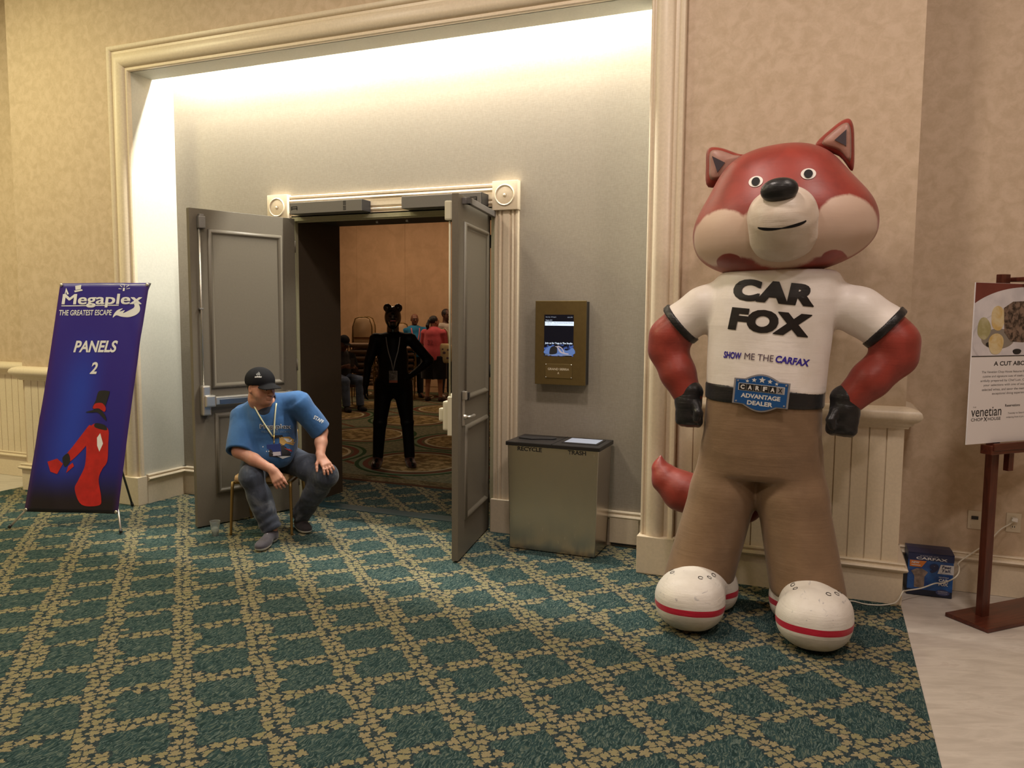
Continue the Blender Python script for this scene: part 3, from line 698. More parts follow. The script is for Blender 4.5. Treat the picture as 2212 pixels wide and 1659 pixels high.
m = MB(); m.M = Ib; m.box(hub.x - .03, hub.x + .03, hub.y - .02, hub.y + .02, hub.z - .05, hub.z + .05, .006); m.build('hub', m_black, ban)

# ---------------------------------------------------------------- room sign with a screen
m_brass = mat('brown_brushed_brass', (.175, .125, .048), .38, .6, var=.05, vs=30)
sg = empty('door_sign', (-2.012, .465, 1.187), label='bronze wall sign with a small lit screen above the steel bin', cat='sign')
B().box(0, .392, -.092, -.075, 0, .618, .003).build('face_plate', m_brass, sg)
B().box(.004, .386, -.076, .008, .004, .612).build('housing', m_black, sg, label='black rear housing')
t = NT('screen_print'); x, y, z = t.obj(); n1 = t.noise(t.vec(x, 0, z), 26, 3, .5, .8)
low = (1.0 - t.step(z, .285, .305)); c = t.mix(low * t.step(n1, .45, .62), (.003, .003, .006), (.05, .09, .28)); t.set(col=(.003, .003, .004), rough=.35, spec=.2, emit=c, es=1.2)
B().box(.072, .298, -.0945, -.091, .212, .517).build('screen', t.m, sg, label='lit black screen with small white text')
def emis(name, col, s=1.0):
    t = NT(name); t.set(col=(.02, .02, .02), emit=col, es=s); return t.m
me_w = emis('screen_white', (.75, .85, 1), 1.1); me_g = emis('screen_grey', (.45, .5, .6), .8); me_b = emis('screen_blue', (.10, .18, .42), .9); me_k = emis('screen_black', (.004, .004, .006), 1); me_s = emis('screen_skin', (.5, .42, .46), .8)
def flat_text(body, parent, x, y, z, w, h, mt, bold=.0, name='lettering', align='L', sp=1.0, shear=0.0):
    me = text_mesh(body, 1, bold, 0, 'LEFT', 1, shear, sp); xs = [q.co.x for q in me.vertices]; ys = [q.co.y for q in me.vertices]; x0, x1, y0, y1 = min(xs), max(xs), min(ys), max(ys)
    me.transform(Matrix(((w / (x1 - x0), 0, 0, x - x0 * w / (x1 - x0) - (w / 2 if align == 'C' else 0)), (0, 0, -1.0, y), (0, h / (y1 - y0), 0, z - y0 * h / (y1 - y0)), (0, 0, 0, 1))))
    return link(name, me, mt, parent)
scn = [o for o in sg.children if o.name.startswith('screen')][0]
B().box(.078, .300, -.0956, -.0943, .436, .466).build('event_bar', me_w, scn)
flat_text('Saturday, 18 August', scn, .083, -.0957, .494, .082, .009, me_g); flat_text('10:12 PM', scn, .252, -.0957, .494, .038, .008, me_g)
flat_text('Megaplex 2018', scn, .083, -.0957, .471, .05, .008, me_w); flat_text('12:00 PM    The Greatest Escape Panels', scn, .086, -.0962, .452, .206, .009, me_k, .0); flat_text('2:30 PM    Grand Sierra', scn, .098, -.0962, .440, .08, .007, me_g)
flat_text('Join us for Yoga in The Studio', scn, .080, -.0960, .298, .212, .016, me_w, .02)
def spoly(name, pts, mt, d=-.0952): B().prism(smooth_poly(pts, 4), d, d - .0004, 'xz').build(name, mt, scn)
spoly('picture', [(.078, .228), (.115, .285), (.18, .272), (.25, .255), (.296, .275), (.296, .225)], me_b, -.0950)
spoly('picture', [(.115, .245), (.125, .275), (.15, .286), (.17, .283), (.175, .262), (.17, .232), (.12, .224)], me_k)
spoly('picture', [(.158, .283), (.175, .275), (.20, .238), (.255, .226), (.262, .233), (.215, .243), (.19, .268), (.178, .284)], me_s, -.0956)
spoly('picture', [(.178, .284), (.21, .266), (.225, .240), (.232, .240), (.215, .272), (.186, .289)], me_s, -.0956)
B().box(.080, .288, -.0962, -.0958, .2185, .2215).build('caption_bar', me_g, scn)
B().box(.085, .292, -.0975, -.092, .050, .155, .002).build('name_plate', mat('clear_acrylic_plate', (.16, .115, .045), .12, .3), sg, label='clear acrylic name plate')
flat_text('GRAND SIERRA', sg, .105, -.0985, .108, .165, .017, mat('cream_print', (.75, .68, .52), .5), .02); flat_text('A', sg, .187, -.0985, .080, .014, .016, mat('cream_print', (.75, .68, .52), .5), .02, align='C')
for a in (.09, .287):
    for b in (.055, .15): B().lathe([(.001, .0), (.004, 0), (.004, .003), (.001, .004)], 10, (a, -.0975, b), 'y').build('screw', m_chrome, sg, True)

# ---------------------------------------------------------------- steel recycle and trash bin
def m_steel(name):
    t = NT(name); x, y, z = t.obj(); n = t.noise(t.vec(x * 260, y * 260, z * 3), 1, 3, .6); n2 = t.noise(t.vec(x, y, z), 3, 3, .5)
    sp = t.noise(t.vec(x * 9, y * 9, z * 5), 1, 4, .65)
    t.set(col=t.mix(n, (.54, .47, .40), (.60, .53, .455)), rough=.20 + .06 * n + .05 * sp, metal=1.0); t.b.inputs['Anisotropic'].default_value = .6; t.b.inputs['Anisotropic Rotation'].default_value = .25; t.bump(n, .02, .001); return t.m
bin_ = empty('recycling_bin', (-1.77, .262, 0), label='tall rectangular stainless steel recycle and trash bin by the wall sign', cat='bin')
m = B(); r0 = [(-.322, -.165), (.322, -.165), (.322, .165), (-.322, .165)]; r1 = [(-.340, -.175), (.340, -.175), (.340, .175), (-.340, .175)]
m.loft([[(a, b, .006) for a, b in r0], [(a, b, .765) for a, b in r1]]); bo = m.build('body', m_steel('brushed_bin_steel'), bin_)
bv = bo.modifiers.new('b', 'BEVEL'); bv.width = .004; bv.segments = 2
m_lid = mat('black_bin_lid', (.014, .012, .012), .38, var=.1, vs=90)
m = B(); m.box(-.352, .352, -.187, .187, .762, .792, .006); m.build('lid', m_lid, bin_, label='black flat lid')
B().box(-.002, .002, -.188, .188, .770, .794).build('lid_seam', m_black, bin_)
m = B(); m.prism([(-.31, -.03), (-.31, .05), (-.17, .062), (-.13, .085), (-.06, .085), (-.04, .04), (-.06, .0), (-.14, -.02), (-.20, -.055)], .793, .799, 'xy'); m.build('recycling_slot', m_black, bin_, label='black shaped recycling opening')
m = B(); m.box(.045, .31, -.10, .12, .790, .7975, .003); fr_ = m.build('trash_frame', m_lid, bin_); B().box(.06, .295, -.085, .105, .796, .7995).build('trash_flap', mat('pale_blue_liner', (.30, .33, .42), .35), bin_, label='pale grey blue trash opening')
flat_text('RECYCLE', bin_, -.262, -.1762, .728, .185, .030, m_black, .025); flat_text('TRASH', bin_, .118, -.1762, .728, .132, .030, m_black, .025)

# ---------------------------------------------------------------- wooden easel with restaurant poster
wd_ = NT('dark_cherry_wood'); x, y, z = wd_.obj(); g_ = wd_.noise(wd_.vec(x * 26, y * 26, z * 3), 1.4, 4, .6, .8)
wd_.set(col=wd_.mix(wd_.step(g_, .3, .7), (.052, .012, .007), (.105, .026, .014)), rough=.33, spec=.5); m_wood = wd_.m
wh_ = NT('dark_cherry_board'); x, y, z = wh_.obj(); g_ = wh_.noise(wh_.vec(x * 3, y * 30, z * 30), 1.4, 4, .6, .8)
wh_.set(col=wh_.mix(wh_.step(g_, .3, .7), (.058, .014, .008), (.115, .029, .015)), rough=.30, spec=.5); m_woodh = wh_.m
EA = math.atan2(.70, .714)
es = empty('poster_easel', (.885, -.085, 0), EA, label='dark cherry wood floor easel at the right edge', cat='easel')
B().box(-.16, .62, -.145, .115, 0, .022, .003).build('base', m_woodh, es)
B().box(-.03, .03, -.012, .028, .02, 1.94, .003).build('post', m_wood, es)
B().box(-.125, .50, -.078, -.010, .962, 1.012, .004).build('shelf', m_woodh, es); B().box(-.115, .49, -.085, -.074, .985, 1.025, .002).build('shelf_lip', m_woodh, es)
B().box(.065, .105, -.045, -.012, .855, .965, .003).build('peg', m_wood, es)
B().box(.055, .20, -.095, .02, 1.90, 1.925, .006).build('top_clip', m_wood, es, label='dark wood clip holding the poster top')
po = empty('poster', (.885, -.085, 1.026), EA, label='white restaurant poster with a steak photo on the easel', cat='poster')
yb = -.054
def m_food():
    t = NT('food_photo_print'); x, y, z = t.obj(); n = t.noise(t.vec(x, 0, z), 26, 4, .6, .4); n2 = t.noise(t.vec(x, 0, z), 9, 3, .5)
    px_, pz_ = x, z
    d1 = (((px_ - .13) / .56).sq() + ((pz_ - .58) / .265).sq()).sqrt()
    c = t.mix(d1.lt(1.0), t.mix(n2, (.12, .025, .02), (.20, .05, .035)), t.mix(t.step(n2, .3, .7), (.56, .54, .57), (.70, .67, .69)))
    rim = (((px_ - .10) / .40).sq() + ((pz_ - .56) / .17).sq()).sqrt(); c = t.mix((rim - 1.0).abs().lt(.02) * .35, c, (.36, .34, .37))
    c = t.mix(((((px_ + .10) / .13).sq() + ((pz_ - .565) / .055).sq()).lt(1.0)) * .9, c, (.20, .17, .13))
    return t, c
t, c = m_food(); t.set(col=c, rough=.5, spec=.4)
B().box(-.295, .32, yb, yb + .006, 0, .862).build('board', mat('poster_white', (.74, .71, .71), .45), po)
B().box(-.2935, .3185, yb - .0008, yb, .475, .861).build('food_photo', t.m, po, label='photo of steak and potatoes on a plate')
fp = [o for o in po.children if o.name.startswith('food_photo')][0]
def blob(name, cx, cz, rx, rz, mt, d, n=26, irr=.06, ph=0): B().prism([(cx + rx * math.cos(q) * (1 + irr * math.sin(3 * q + ph)), cz + rz * math.sin(q) * (1 + irr * math.cos(2 * q + ph))) for q in (2 * math.pi * i / n for i in range(n))], yb - .0012 - d, yb - .0008 - d, 'xz').build(name, mt, fp)
def m_blobby(name, a, b, s):
    t = NT(name); x, y, z = t.obj(); t.set(col=t.mix(t.step(t.noise(t.vec(x, 0, z), s, 4, .6, .5), .38, .62), a, b), rough=.5); return t.m
mp1 = m_blobby('golden_potato_print', (.58, .40, .14), (.66, .56, .34), 9); mp2 = m_blobby('green_potato_print', (.34, .31, .14), (.48, .44, .27), 9); mst = m_blobby('steak_print', (.018, .010, .007), (.22, .15, .11), 30)
blob('potato_print', -.11, .675, .055, .068, mp1, .0002, ph=1); blob('potato_print', -.215, .62, .052, .058, mp2, .0004, ph=2); blob('potato_print', -.115, .538, .058, .060, mp1, .0010)
B().prism([(-.07, .73), (.0, .765), (.12, .77), (.19, .74), (.19, .57), (.10, .545), (.0, .55), (-.055, .60)], yb - .0016, yb - .0010, 'xz').build('steak_print', mst, fp)
blob('sauce_print', -.165, .535, .028, .014, m_ink, .0006); blob('sauce_print', .055, .495, .034, .016, m_ink, .0006)
B().box(-.2935, .3185, yb - .0012, yb, .470, .475).build('rule', m_ink, po)
mg = mat('grey_ink', (.13, .12, .12), .5)
def ptext(body, x, z, w, h, bold=.0, mt=None, align='L'): return flat_text(body, po, x, yb - .0006, z, w, h, mt or mg, bold, align=align)
ptext('A CUT ABOVE', .0 + .03, .420, .30, .024, .02, m_ink, 'C')
for i, (s_, w_, h_) in enumerate((('The Venetian Chop House features fresh American', .46, .0), ('cuisine and signature cuts of steak and seafood,', .44, 0), ('artfully prepared by Chef Luis. Complement', .47, 0), ('your selections with one of our carefully', .42, 0), ('selected wines, and savor the memories of an', .44, 0), ('exceptional dining experience.', .28, 0))): ptext(s_, .02, .378 - i * .0235, w_, .0155, .003, align='C')
ptext('THE', -.262, .197, .026, .006); ptext('venetian', -.272, .148, .235, .050, .004, m_ink); ptext('CHOP', -.270, .124, .09, .017, .006, m_ink); ptext('HOUSE', -.140, .124, .10, .017, .006, m_ink)
for sgn in (1, -1):
    m = B(); m.prism([(-.172, .122 if sgn > 0 else .142), (-.169, .121 if sgn > 0 else .145), (-.147, .142 if sgn > 0 else .122), (-.150, .145 if sgn > 0 else .120)], yb - .001, yb - .0004, 'xz'); m.build('crossed_knives', m_ink, po)
ptext('Reservations', -.01, .194, .12, .014, .015, m_ink); ptext('Tuesday to Saturday', .015, .150, .15, .013); ptext('ordering from 6 pm', .005, .128, .14, .013)

# ---------------------------------------------------------------- carton, cord, cup
t = NT('blue_carton_print'); x, y, z = t.obj(); n = t.noise(t.vec(x, y, z), 14, 3, .6)
c = t.mix(t.step(n, .35, .7), (.010, .045, .19), (.02, .10, .33)); c = t.mix(z.lt(.038), c, (.006, .010, .03)); t.set(col=c, rough=.35, spec=.5)
bx = empty('carton', (.640, .295, 0), R(1.5), label='blue printed cardboard box reading 9 Feet Tall beside the right pier', cat='box')
m = B(); m.box(-.124, .124, -.092, .092, .001, .262, .002); bdy = m.build('carton_body', t.m, bx)
m = B(); m.prism([(-.092, .262), (-.094, .268), (.0, .275), (.092, .27), (.092, .262)], -.124, .126, 'yz'); m.build('top_flap', mat('carton_navy', (.010, .018, .075), .35), bx, label='dark blue top flap')
nv_ = mat('carton_navy', (.010, .018, .075), .35); org = mat('carton_orange', (.55, .16, .02), .4); cw = mat('carton_white', (.60, .60, .62), .4); cg_ = mat('carton_grey', (.30, .30, .36), .4)
fy = -.0925
B().box(-.124, .126, fy - .001, fy, .222, .262).build('top_band', nv_, bx)
flat_text('CARFAX', bx, .005, fy - .0016, .226, .17, .016, cw, .03, align='C'); flat_text('SHOW ME THE', bx, -.01, fy - .0016, .245, .10, .008, cg_, .02, align='C')
B().prism([(-.114, .218), (-.022, .218), (-.048, .178), (-.114, .178)], fy, fy - .0012, 'xz').build('orange_flash', org, bx)
flat_text('NEW', bx, -.105, fy - .0018, .198, .045, .014, cw, .03, shear=.2); B().box(-.105, -.055, fy - .0016, fy - .0012, .187, .191).build('small_print', cw, bx)
B().prism([(.055, .205), (.126, .205), (.126, .148), (.04, .148)], fy, fy - .0012, 'xz').build('white_panel', cw, bx)
flat_text('9', bx, -.004, fy - .0022, .148, .048, .058, nv_, .07, shear=.15); flat_text('9', bx, .0, fy - .0026, .152, .040, .050, cw, .045, shear=.15)
flat_text('Feet', bx, .062, fy - .0018, .183, .05, .018, nv_, .03, shear=.15); flat_text('Tall.', bx, .060, fy - .0018, .160, .052, .018, nv_, .03, shear=.15); flat_text('All Hours.', bx, .052, fy - .0018, .1495, .055, .007, cg_, .03)
flat_text('INFLATABLE', bx, .048, fy - .0016, .124, .052, .006, cw, .02); flat_text('CAR', bx, .048, fy - .0016, .098, .052, .020, cw, .05); flat_text('FOX', bx, .048, fy - .0016, .074, .052, .020, cw, .05)
B().prism([(.035 + .038 * math.cos(q) + .038, .032 + .018 * math.sin(q)) for q in (2 * math.pi * i / 20 for i in range(20))], fy, fy - .0012, 'xz').build('oval_badge', mat('carton_badge', (.05, .06, .16), .4), bx)
flat_text('CARFAX', bx, .073, fy - .0016, .034, .055, .008, cg_, .04, align='C'); flat_text('ADVANTAGE DEALER', bx, .073, fy - .0016, .024, .05, .006, cg_, .02, align='C')
B().prism([(-.085, .05), (-.085, .12), (-.105, .15), (-.075, .168), (-.045, .17), (-.012, .15), (-.03, .12), (-.03, .05)], fy, fy - .0012, 'xz').build('picture_patch', mat('carton_picture', (.20, .15, .12), .4, var=.4, vs=30), bx, label='plain brown and white picture area')
def spline(pts, n=8):
    P = [Vector(p) for p in pts]; P = [P[0] * 2 - P[1]] + P + [P[-1] * 2 - P[-2]]; out = []
    for i in range(1, len(P) - 2):
        for j in range(n):
            t_ = j / n; a, b, c_, d_ = P[i - 1], P[i], P[i + 1], P[i + 2]
            out.append(.5 * ((2 * b) + (c_ - a) * t_ + (2 * a - 5 * b + 4 * c_ - d_) * t_ * t_ + (3 * b - a - 3 * c_ + d_) * t_ ** 3))
    return out + [P[-2]]
cp = [(.02, -.30, .005), (.12, -.16, .005), (.197, -.088, .005), (.277, -.11, .005), (.369, -.085, .005), (.44, -.075, .03), (.475, -.045, .087), (.50, .04, .070), (.593, .15, .062), (.666, .17, .095), (.71, .18, .10), (.761, .15, .145), (.788, .17, .175), (.794, .20, .205), (.797, .24, .222), (.897, .30, .295), (.95, .33, .33), (1.02, .35, .42), (1.07, .37, .455), (1.098, .375, .484)]
B().tube(spline(cp, 6), .0042, 8).build('extension_wire', mat('white_cord', (.66, .62, .52), .4), None, True, label='white power cord running from the inflatable past the carton to the outlet', cat='wire')
pg = empty('power_plug', (1.098, .389, .486), label='white plug in the upper socket of the right wall outlet', cat='plug'); m = B(); m.box(-.014, .014, -.032, .0, -.012, .012, .004); m.box(-.02, .0, -.04, -.03, -.006, .008, .003); m.build('plug_body', mat('white_plug', (.75, .73, .68), .35), pg)
t = NT('clear_cup_plastic'); t.set(col=(.85, .9, .88), rough=.12, trans=.85, ior=1.2, alpha=.55); m_cup = t.m
cu = empty('plastic_cup', (-4.275, -.515, 0), label='small clear plastic cup on the carpet beside the left chair leg', cat='cup')
m = B(); pr = [(.0225, .001), (.0235, .004), (.037, .108), (.0395, .112), (.0395, .115), (.0365, .115), (.0355, .108), (.0222, .006), (.001, .005), (.001, .001)]; m.lathe(pr[::-1], 28); m.build('cup_wall', m_cup, cu, True)
t = NT('cloudy_water'); t.set(col=(.62, .66, .62), rough=.15, trans=.5, ior=1.1, alpha=.6)
B().lathe([(.001, .006), (.0215, .007), (.0305, .062), (.001, .062)], 24).build('water', t.m, cu, True)

# ---------------------------------------------------------------- banquet chair under the man
m_gold = mat('gold_chair_frame', (.20, .125, .035), .38, .5); m_vin = mat('tan_chair_vinyl', (.48, .30, .15), .5, var=.06, vs=60, bump=.1, bs=500)
def banquet_chair(loc, rz, label, group=None, back=True, seatm=None, backm=None, h=.93):
    """local -y is the front"""
    c = empty('banquet_chair', loc, rz, label=label, cat='chair', group=group)
    sm_ = seatm or m_vin
    B().box(-.205, .205, -.205, .20, .405, .462, .024).build('seat', sm_, c, True)
    for sx in (-1, 1):
        B().tube([(sx * .219, -.18, .41), (sx * .221, -.19, .36), (sx * .232, -.215, .012), (sx * .2325, -.216, .0)], [.0125, .0125, .0105, .012], 8).build('leg', m_gold, c, True)
        B().tube([(sx * .219, .19, .42), (sx * .221, .20, .36), (sx * .228, .285, .01), (sx * .228, .287, 0)], [.0125, .0125, .0105, .012], 8).build('leg', m_gold, c, True)
    B().tube([(-.217, -.17, .398), (.217, -.17, .398), (.217, .18, .398), (-.217, .18, .398), (-.217, -.17, .398)], .01, 8).build('seat_frame', m_gold, c, True)
    if back:
        B().tube([(-.18, .19, .42), (-.18, .205, .55), (-.175, .23, .75), (-.13, .25, h - .03), (-.06, .255, h), (.06, .255, h), (.13, .25, h - .03), (.175, .23, .75), (.18, .205, .55), (.18, .19, .42)], .011, 8).build('back_frame', m_gold, c, True)
        pts = [(-.16, .56), (-.165, .70), (-.155, .80), (-.12, .88), (-.06, .915), (.06, .915), (.12, .88), (.155, .80), (.165, .70), (.16, .56)]; pts = [(a, .56 + (b - .56) * (h - .575) / .355) for a, b in pts]
        m = B(); m.loft([[(a * .94, .195 + (b - .56) * .12 - .012, .565 + (b - .56) * .96) for a, b in pts], [(a, .205 + (b - .56) * .12 - .006, b) for a, b in pts], [(a, .23 + (b - .56) * .12, b) for a, b in pts], [(a * .94, .238 + (b - .56) * .12, .565 + (b - .56) * .96) for a, b in pts]])
        m.build('backrest', backm or m_vin, c, auto=60)
    return c
chF = math.atan2(.171, .387)
banquet_chair((-4.052, -.165, 0), chF, 'gold framed tan banquet chair the man in the blue shirt sits on', h=.80)
# ---------------------------------------------------------------- giant inflatable fox (plain generic face), 9 ft tall
def nylon(name, a, b=None, rough=.42, wr=.25, paint=None):
    t = NT(name); x, y, z = t.obj(); n = t.noise(t.vec(x, y, z), 7, 4, .6, .3); b = b or tuple(c * .86 for c in a)
    c = t.mix(t.step(n, .3, .7), a, b)
    if paint: c = paint(t, x, y, z, c)
    w1 = t.noise(t.vec(x * 4, y * 4, z * 38), 1, 3, .6, .5); w2 = t.noise(t.vec(x * 14, y * 14, z * 14), 1, 4, .6)
    t.set(col=c, rough=rough, spec=.35, sheen=.1); t.bump(w1 * .5 + w2 * .5, wr, .010); return t.m
FX, FY = -.30, -.55
fox = empty('inflatable_fox', (FX, FY, 0), label='nine foot inflatable fox in a white shirt and khaki trousers', cat='inflatable')
FM = Matrix.Translation((-FX, -FY, 0))
def column(S, st, e=2.3, k=.03, op='u', roll=0):
    """upright super-elliptic column: st = [(z, cx, cy, rx, ry)]"""
    st = np.array(st, float); zs = st[:, 0]
    def f(P):
        z = P[:, 2]; cx, cy, rx, ry = [np.interp(z, zs, st[:, i]) for i in (1, 2, 3, 4)]
        z_off = (P[:, 0] - cx) * roll
        u = (np.abs((P[:, 0] - cx) / rx) ** e + np.abs((P[:, 1] - cy) / ry) ** e) ** (1 / e)
        d = (u - 1) * np.minimum(rx, ry) * .9
        zz = np.maximum(zs[0] - (z - z_off), (z - z_off) - zs[-1])
        h = np.maximum(.05 - np.abs(d - zz), 0) / .05
        return np.maximum(d, zz) + h * h * .0125
    return S.func(f, k, op)
red = nylon('red_nylon', (.27, .036, .024), (.20, .026, .017)); whn = nylon('white_nylon', (.80, .74, .70), (.74, .675, .62)); khk = nylon('khaki_nylon', (.215, .135, .078), (.18, .112, .064), wr=.35)
blk = nylon('black_nylon', (.012, .011, .012), rough=.35, wr=.6)
# trousers: pelvis and two flared legs
S = SDF(); column(S, [(.80, -.325, -.50, .30, .22), (.95, -.322, -.50, .318, .24), (1.10, -.320, -.50, .315, .245), (1.33, -.315, -.50, .305, .24)], 2.5)
S.chain([(-.485, -.50, .93), (-.515, -.52, .70), (-.640, -.57, .17)], [.165, .183, .193], .035)
S.chain([(-.165, -.50, .93), (-.145, -.52, .70), (-.035, -.57, .15)], [.165, .187, .198], .035)
S.half((0, 0, .165), (0, 0, -1), .04); S.half((0, 0, 1.275), (0.07, 0, 1), .01)
trousers = S.build('trousers', khk, (-.95, -.85, .1), (.3, -.2, 1.4), .0125, fox, M=FM)
# shirt with sleeves
def rolled(px, pz, roll, c): return (c[0] + (px - c[0]) * math.cos(roll) - (pz - c[1]) * math.sin(roll), c[1] + (px - c[0]) * math.sin(roll) + (pz - c[1]) * math.cos(roll))
S = SDF()
S.chain([(-.50, -.50, 1.83), (-.66, -.50, 1.745), (-.815, -.505, 1.635)], [.105, .118, .124], .04)
S.chain([(-.01, -.50, 1.80), (.15, -.50, 1.735), (.315, -.505, 1.625)], [.105, .120, .127], .04)
S.half((-.795, -.5, 1.648), (-.76, 0, -.65), .01); S.half((.288, -.5, 1.641), (.74, 0, -.67), .01)
column(S, [(1.10, -.316, -.50, .312, .245), (1.45, -.307, -.50, .322, .25), (1.65, -.296, -.50, .330, .255), (1.80, -.272, -.50, .335, .25), (1.955, -.255, -.50, .315, .22)], 2.5, k=.04)
S.half((-.31, 0, 1.300), (-0.055, 0, -1), .004)
shirt = S.build('shirt', whn, (-.95, -.85, 1.2), (.45, -.2, 2.05), .0115, fox, M=FM)
S = SDF(); column(S, [(1.1, -.316, -.50, .319, .250), (1.45, -.314, -.50, .319, .252)], 2.5); S.half((-.31, 0, 1.222), (-.055, 0, -1), .006); S.half((-.31, 0, 1.318), (.055, 0, 1), .006); S.build('belt', blk, (-.7, -.8, 1.15), (.05, -.2, 1.4), .011, fox, M=FM, label='black belt')
for s_, hm, d_, el, wr in ((-1, (-.795, -.5, 1.648), (-.76, 0, -.65), (-.858, -.50, 1.505), (-.722, -.56, 1.235)), (1, (.288, -.5, 1.641), (.74, 0, -.67), (.335, -.50, 1.50), (.105, -.56, 1.245))):
    dv = Vector(d_).normalized()
    S = SDF(); S.cone(Vector(hm) - dv * .02, Vector(hm) + dv * .012, .136, .135); S.half(Vector(hm) + dv * .012, d_, .004); S.half(Vector(hm) - dv * .030, [-q for q in d_], .004)
    S.build('sleeve_hem', blk, Vector(hm) - Vector((.2, .2, .2)), Vector(hm) + Vector((.2, .2, .2)), .009, fox, M=FM, label='black sleeve hem')
    S = SDF(); S.chain([Vector(hm) - dv * .06, tuple((Vector(hm) + Vector(el)) / 2 + Vector((s_ * .02, 0, .0))), el], [.115, .118, .112], .03)
    S.chain([el, tuple(Vector(el) * .5 + Vector(wr) * .5 + Vector((0, -.01, 0))), wr], [.110, .100, .078], .025)
    lo = Vector((min(el[0], hm[0], wr[0]), -.75, 1.1)) - Vector((.16, 0, 0)); hi = Vector((max(el[0], hm[0], wr[0]), -.3, 1.85)) + Vector((.16, 0, 0))
    S.build('arm', red, lo, hi, .011, fox, M=FM)
    S = SDF(); hx = wr[0]; ins = -s_
    S.chain([(hx, -.56, 1.265), (hx + ins * .0 , -.57, 1.20), (hx + ins * .006, -.58, 1.135)], [.080, .074, .068], .02)
    for q in range(4): S.chain([(hx + (q - 1.5) * .036 + ins * .012, -.60, 1.15), (hx + (q - 1.5) * .034 + ins * .014, -.605, 1.105), (hx + (q - 1.5) * .030 + ins * .014, -.575, 1.088)], [.026, .024, .022], .010)
    S.chain([(hx + ins * .05, -.62, 1.20), (hx + ins * .068, -.645, 1.16), (hx + ins * .060, -.645, 1.125)], [.026, .024, .02], .012)
    S.build('hand', blk, (hx - .16, -.75, 1.04), (hx + .16, -.42, 1.36), .008, fox, M=FM, disp=sinwob(.003, 60, 3), label='black four fingered gloved fist on the hip')
# shoes
def shoe_paint(t, x, y, z, c):
    n = t.noise(t.vec(x, y, z), 16, 4, .6); c = t.mix((1.0 - t.step(z, .02, .13)) * t.step(n, .35, .65) * .55, c, (.42, .35, .24))
    sc_ = t.noise(t.vec(x * 20, y * 6, z * 30), 1, 4, .65, 1.2); c = t.mix(z.gt(.19) * t.step(sc_, .62, .68) * .5, c, (.20, .20, .24))
    zz = (z - .137 + (y + .27) * .05).abs(); return t.mix(zz.lt(.0165), c, (.42, .012, .035))
shm = nylon('white_shoe_nylon', (.66, .62, .57), (.60, .56, .50), wr=.5, paint=shoe_paint)
for s_, tx, hx in ((-1, -.640, -.548), (1, .000, -.115)):
    S = SDF(); S.sel((tx, -.835, .152), (.189, .215, .152), 2.3, (0, 0, s_ * -8)); S.sel((hx, -.52, .125), (.135, .155, .125), 2.3, k=.04); S.cone((tx * .6 + hx * .4, -.70, .18), (tx * .45 + hx * .55, -.60, .20), .13, .13, .05)
    S.half((0, 0, .002), (0, 0, -1), .02)
    sh = S.build('shoe', shm, (tx - .35, -1.1, -.03), (tx + .35, -.3, .42), .010, fox, M=FM, disp=sinwob(.002, 45, 5), label='scuffed white shoe with a red stripe')
    bt = BVHTree.FromObject(sh, bpy.context.evaluated_depsgraph_get())
    for q, (dx, dy) in enumerate(((-.115, -.79), (-.10, -.85), (.115, -.79), (.10, -.85), (.06, -.90))):
        hit = bt.ray_cast(Vector((tx + dx - FX, dy - FY - .02, .6)), Vector((0, .12, -1)).normalized())
        if hit[0] is not None:
            h_, nn = hit[0], hit[1]; m = MB(); m.M = frame(h_ + nn * .0008, nn.cross(Vector((0, 1, 0))), nn.cross(nn.cross(Vector((0, 1, 0)))))
            ring = [[(rr * math.cos(a), rr * 1.3 * math.sin(a), hh) for a in (R(-160 + 320 * i / 14) for i in range(15))] for rr, hh in ((.010, 0), (.0105, .001), (.0135, .001), (.014, 0))]
            m.loft(ring, closed=False, caps=False); m.build('lace_mark', m_black, sh)
# tail
S = SDF(); S.chain([(-.42, -.34, .60), (-.66, -.33, .605), (-.79, -.32, .635), (-.885, -.31, .70), (-.925, -.305, .765), (-.925, -.30, .835)], [.12, .128, .120, .088, .046, .010], .03)
S.build('tail', red, (-1.1, -.5, .4), (-.35, -.15, .95), .011, fox, M=FM)
# head
def head_paint(t, x, y, z, c):
    X_, Z_ = x + FX, z
    n = t.noise(t.vec(x * 22, y * 22, z * 12), 1, 4, .65); n = (n - .5) * .16
    def el(cx, cz, rx, rz): return (((X_ - cx) / rx).sq() + ((Z_ - cz) / rz).sq()).sqrt() + n
    d = el(-.545, 2.115, .165, .145).mn(el(.070, 2.16, .150, .150)).mn(el(-.235, 2.085, .33, .095)).mn(el(-.235, 2.12, .22, .17))
    notch = el(-.50, 1.985, .07, .045).mn(el(.02, 1.995, .065, .045))
    f = (1.0 - t.step(d, .93, 1.05)) * t.step(notch, .95, 1.08) * (1.0 - t.step(y + FY, -.60, -.52))
    return t.mix(f, c, t.mix(t.noise(t.vec(x, y, z), 5, 2), (.52, .36, .27), (.60, .45, .36)))
hm_ = nylon('fox_head_nylon', (.29, .038, .025), (.205, .027, .018), paint=head_paint, wr=.12)
RO = Matrix.Rotation(R(-6.5), 3, 'Y')
HC = Vector((-.252, -.50, 2.20))
def hp(x, y, z): return tuple(HC + RO @ Vector((x, y, z)))
S = SDF(); S.sel(hp(0, 0, -.055), (.468, .345, .205), 2.3, RO); S.sel(hp(-.002, .01, .13), (.352, .31, .298), 2.35, RO, k=.20); S.ell(hp(.0, .0, .02), (.425, .335, .21), RO, k=.12)
head = S.build('head', hm_, (-.85, -1.0, 1.85), (.35, -.1, 2.8), .0125, fox, M=FM)
mzw = nylon('muzzle_nylon', (.62, .54, .46), (.56, .46, .37), wr=.35)
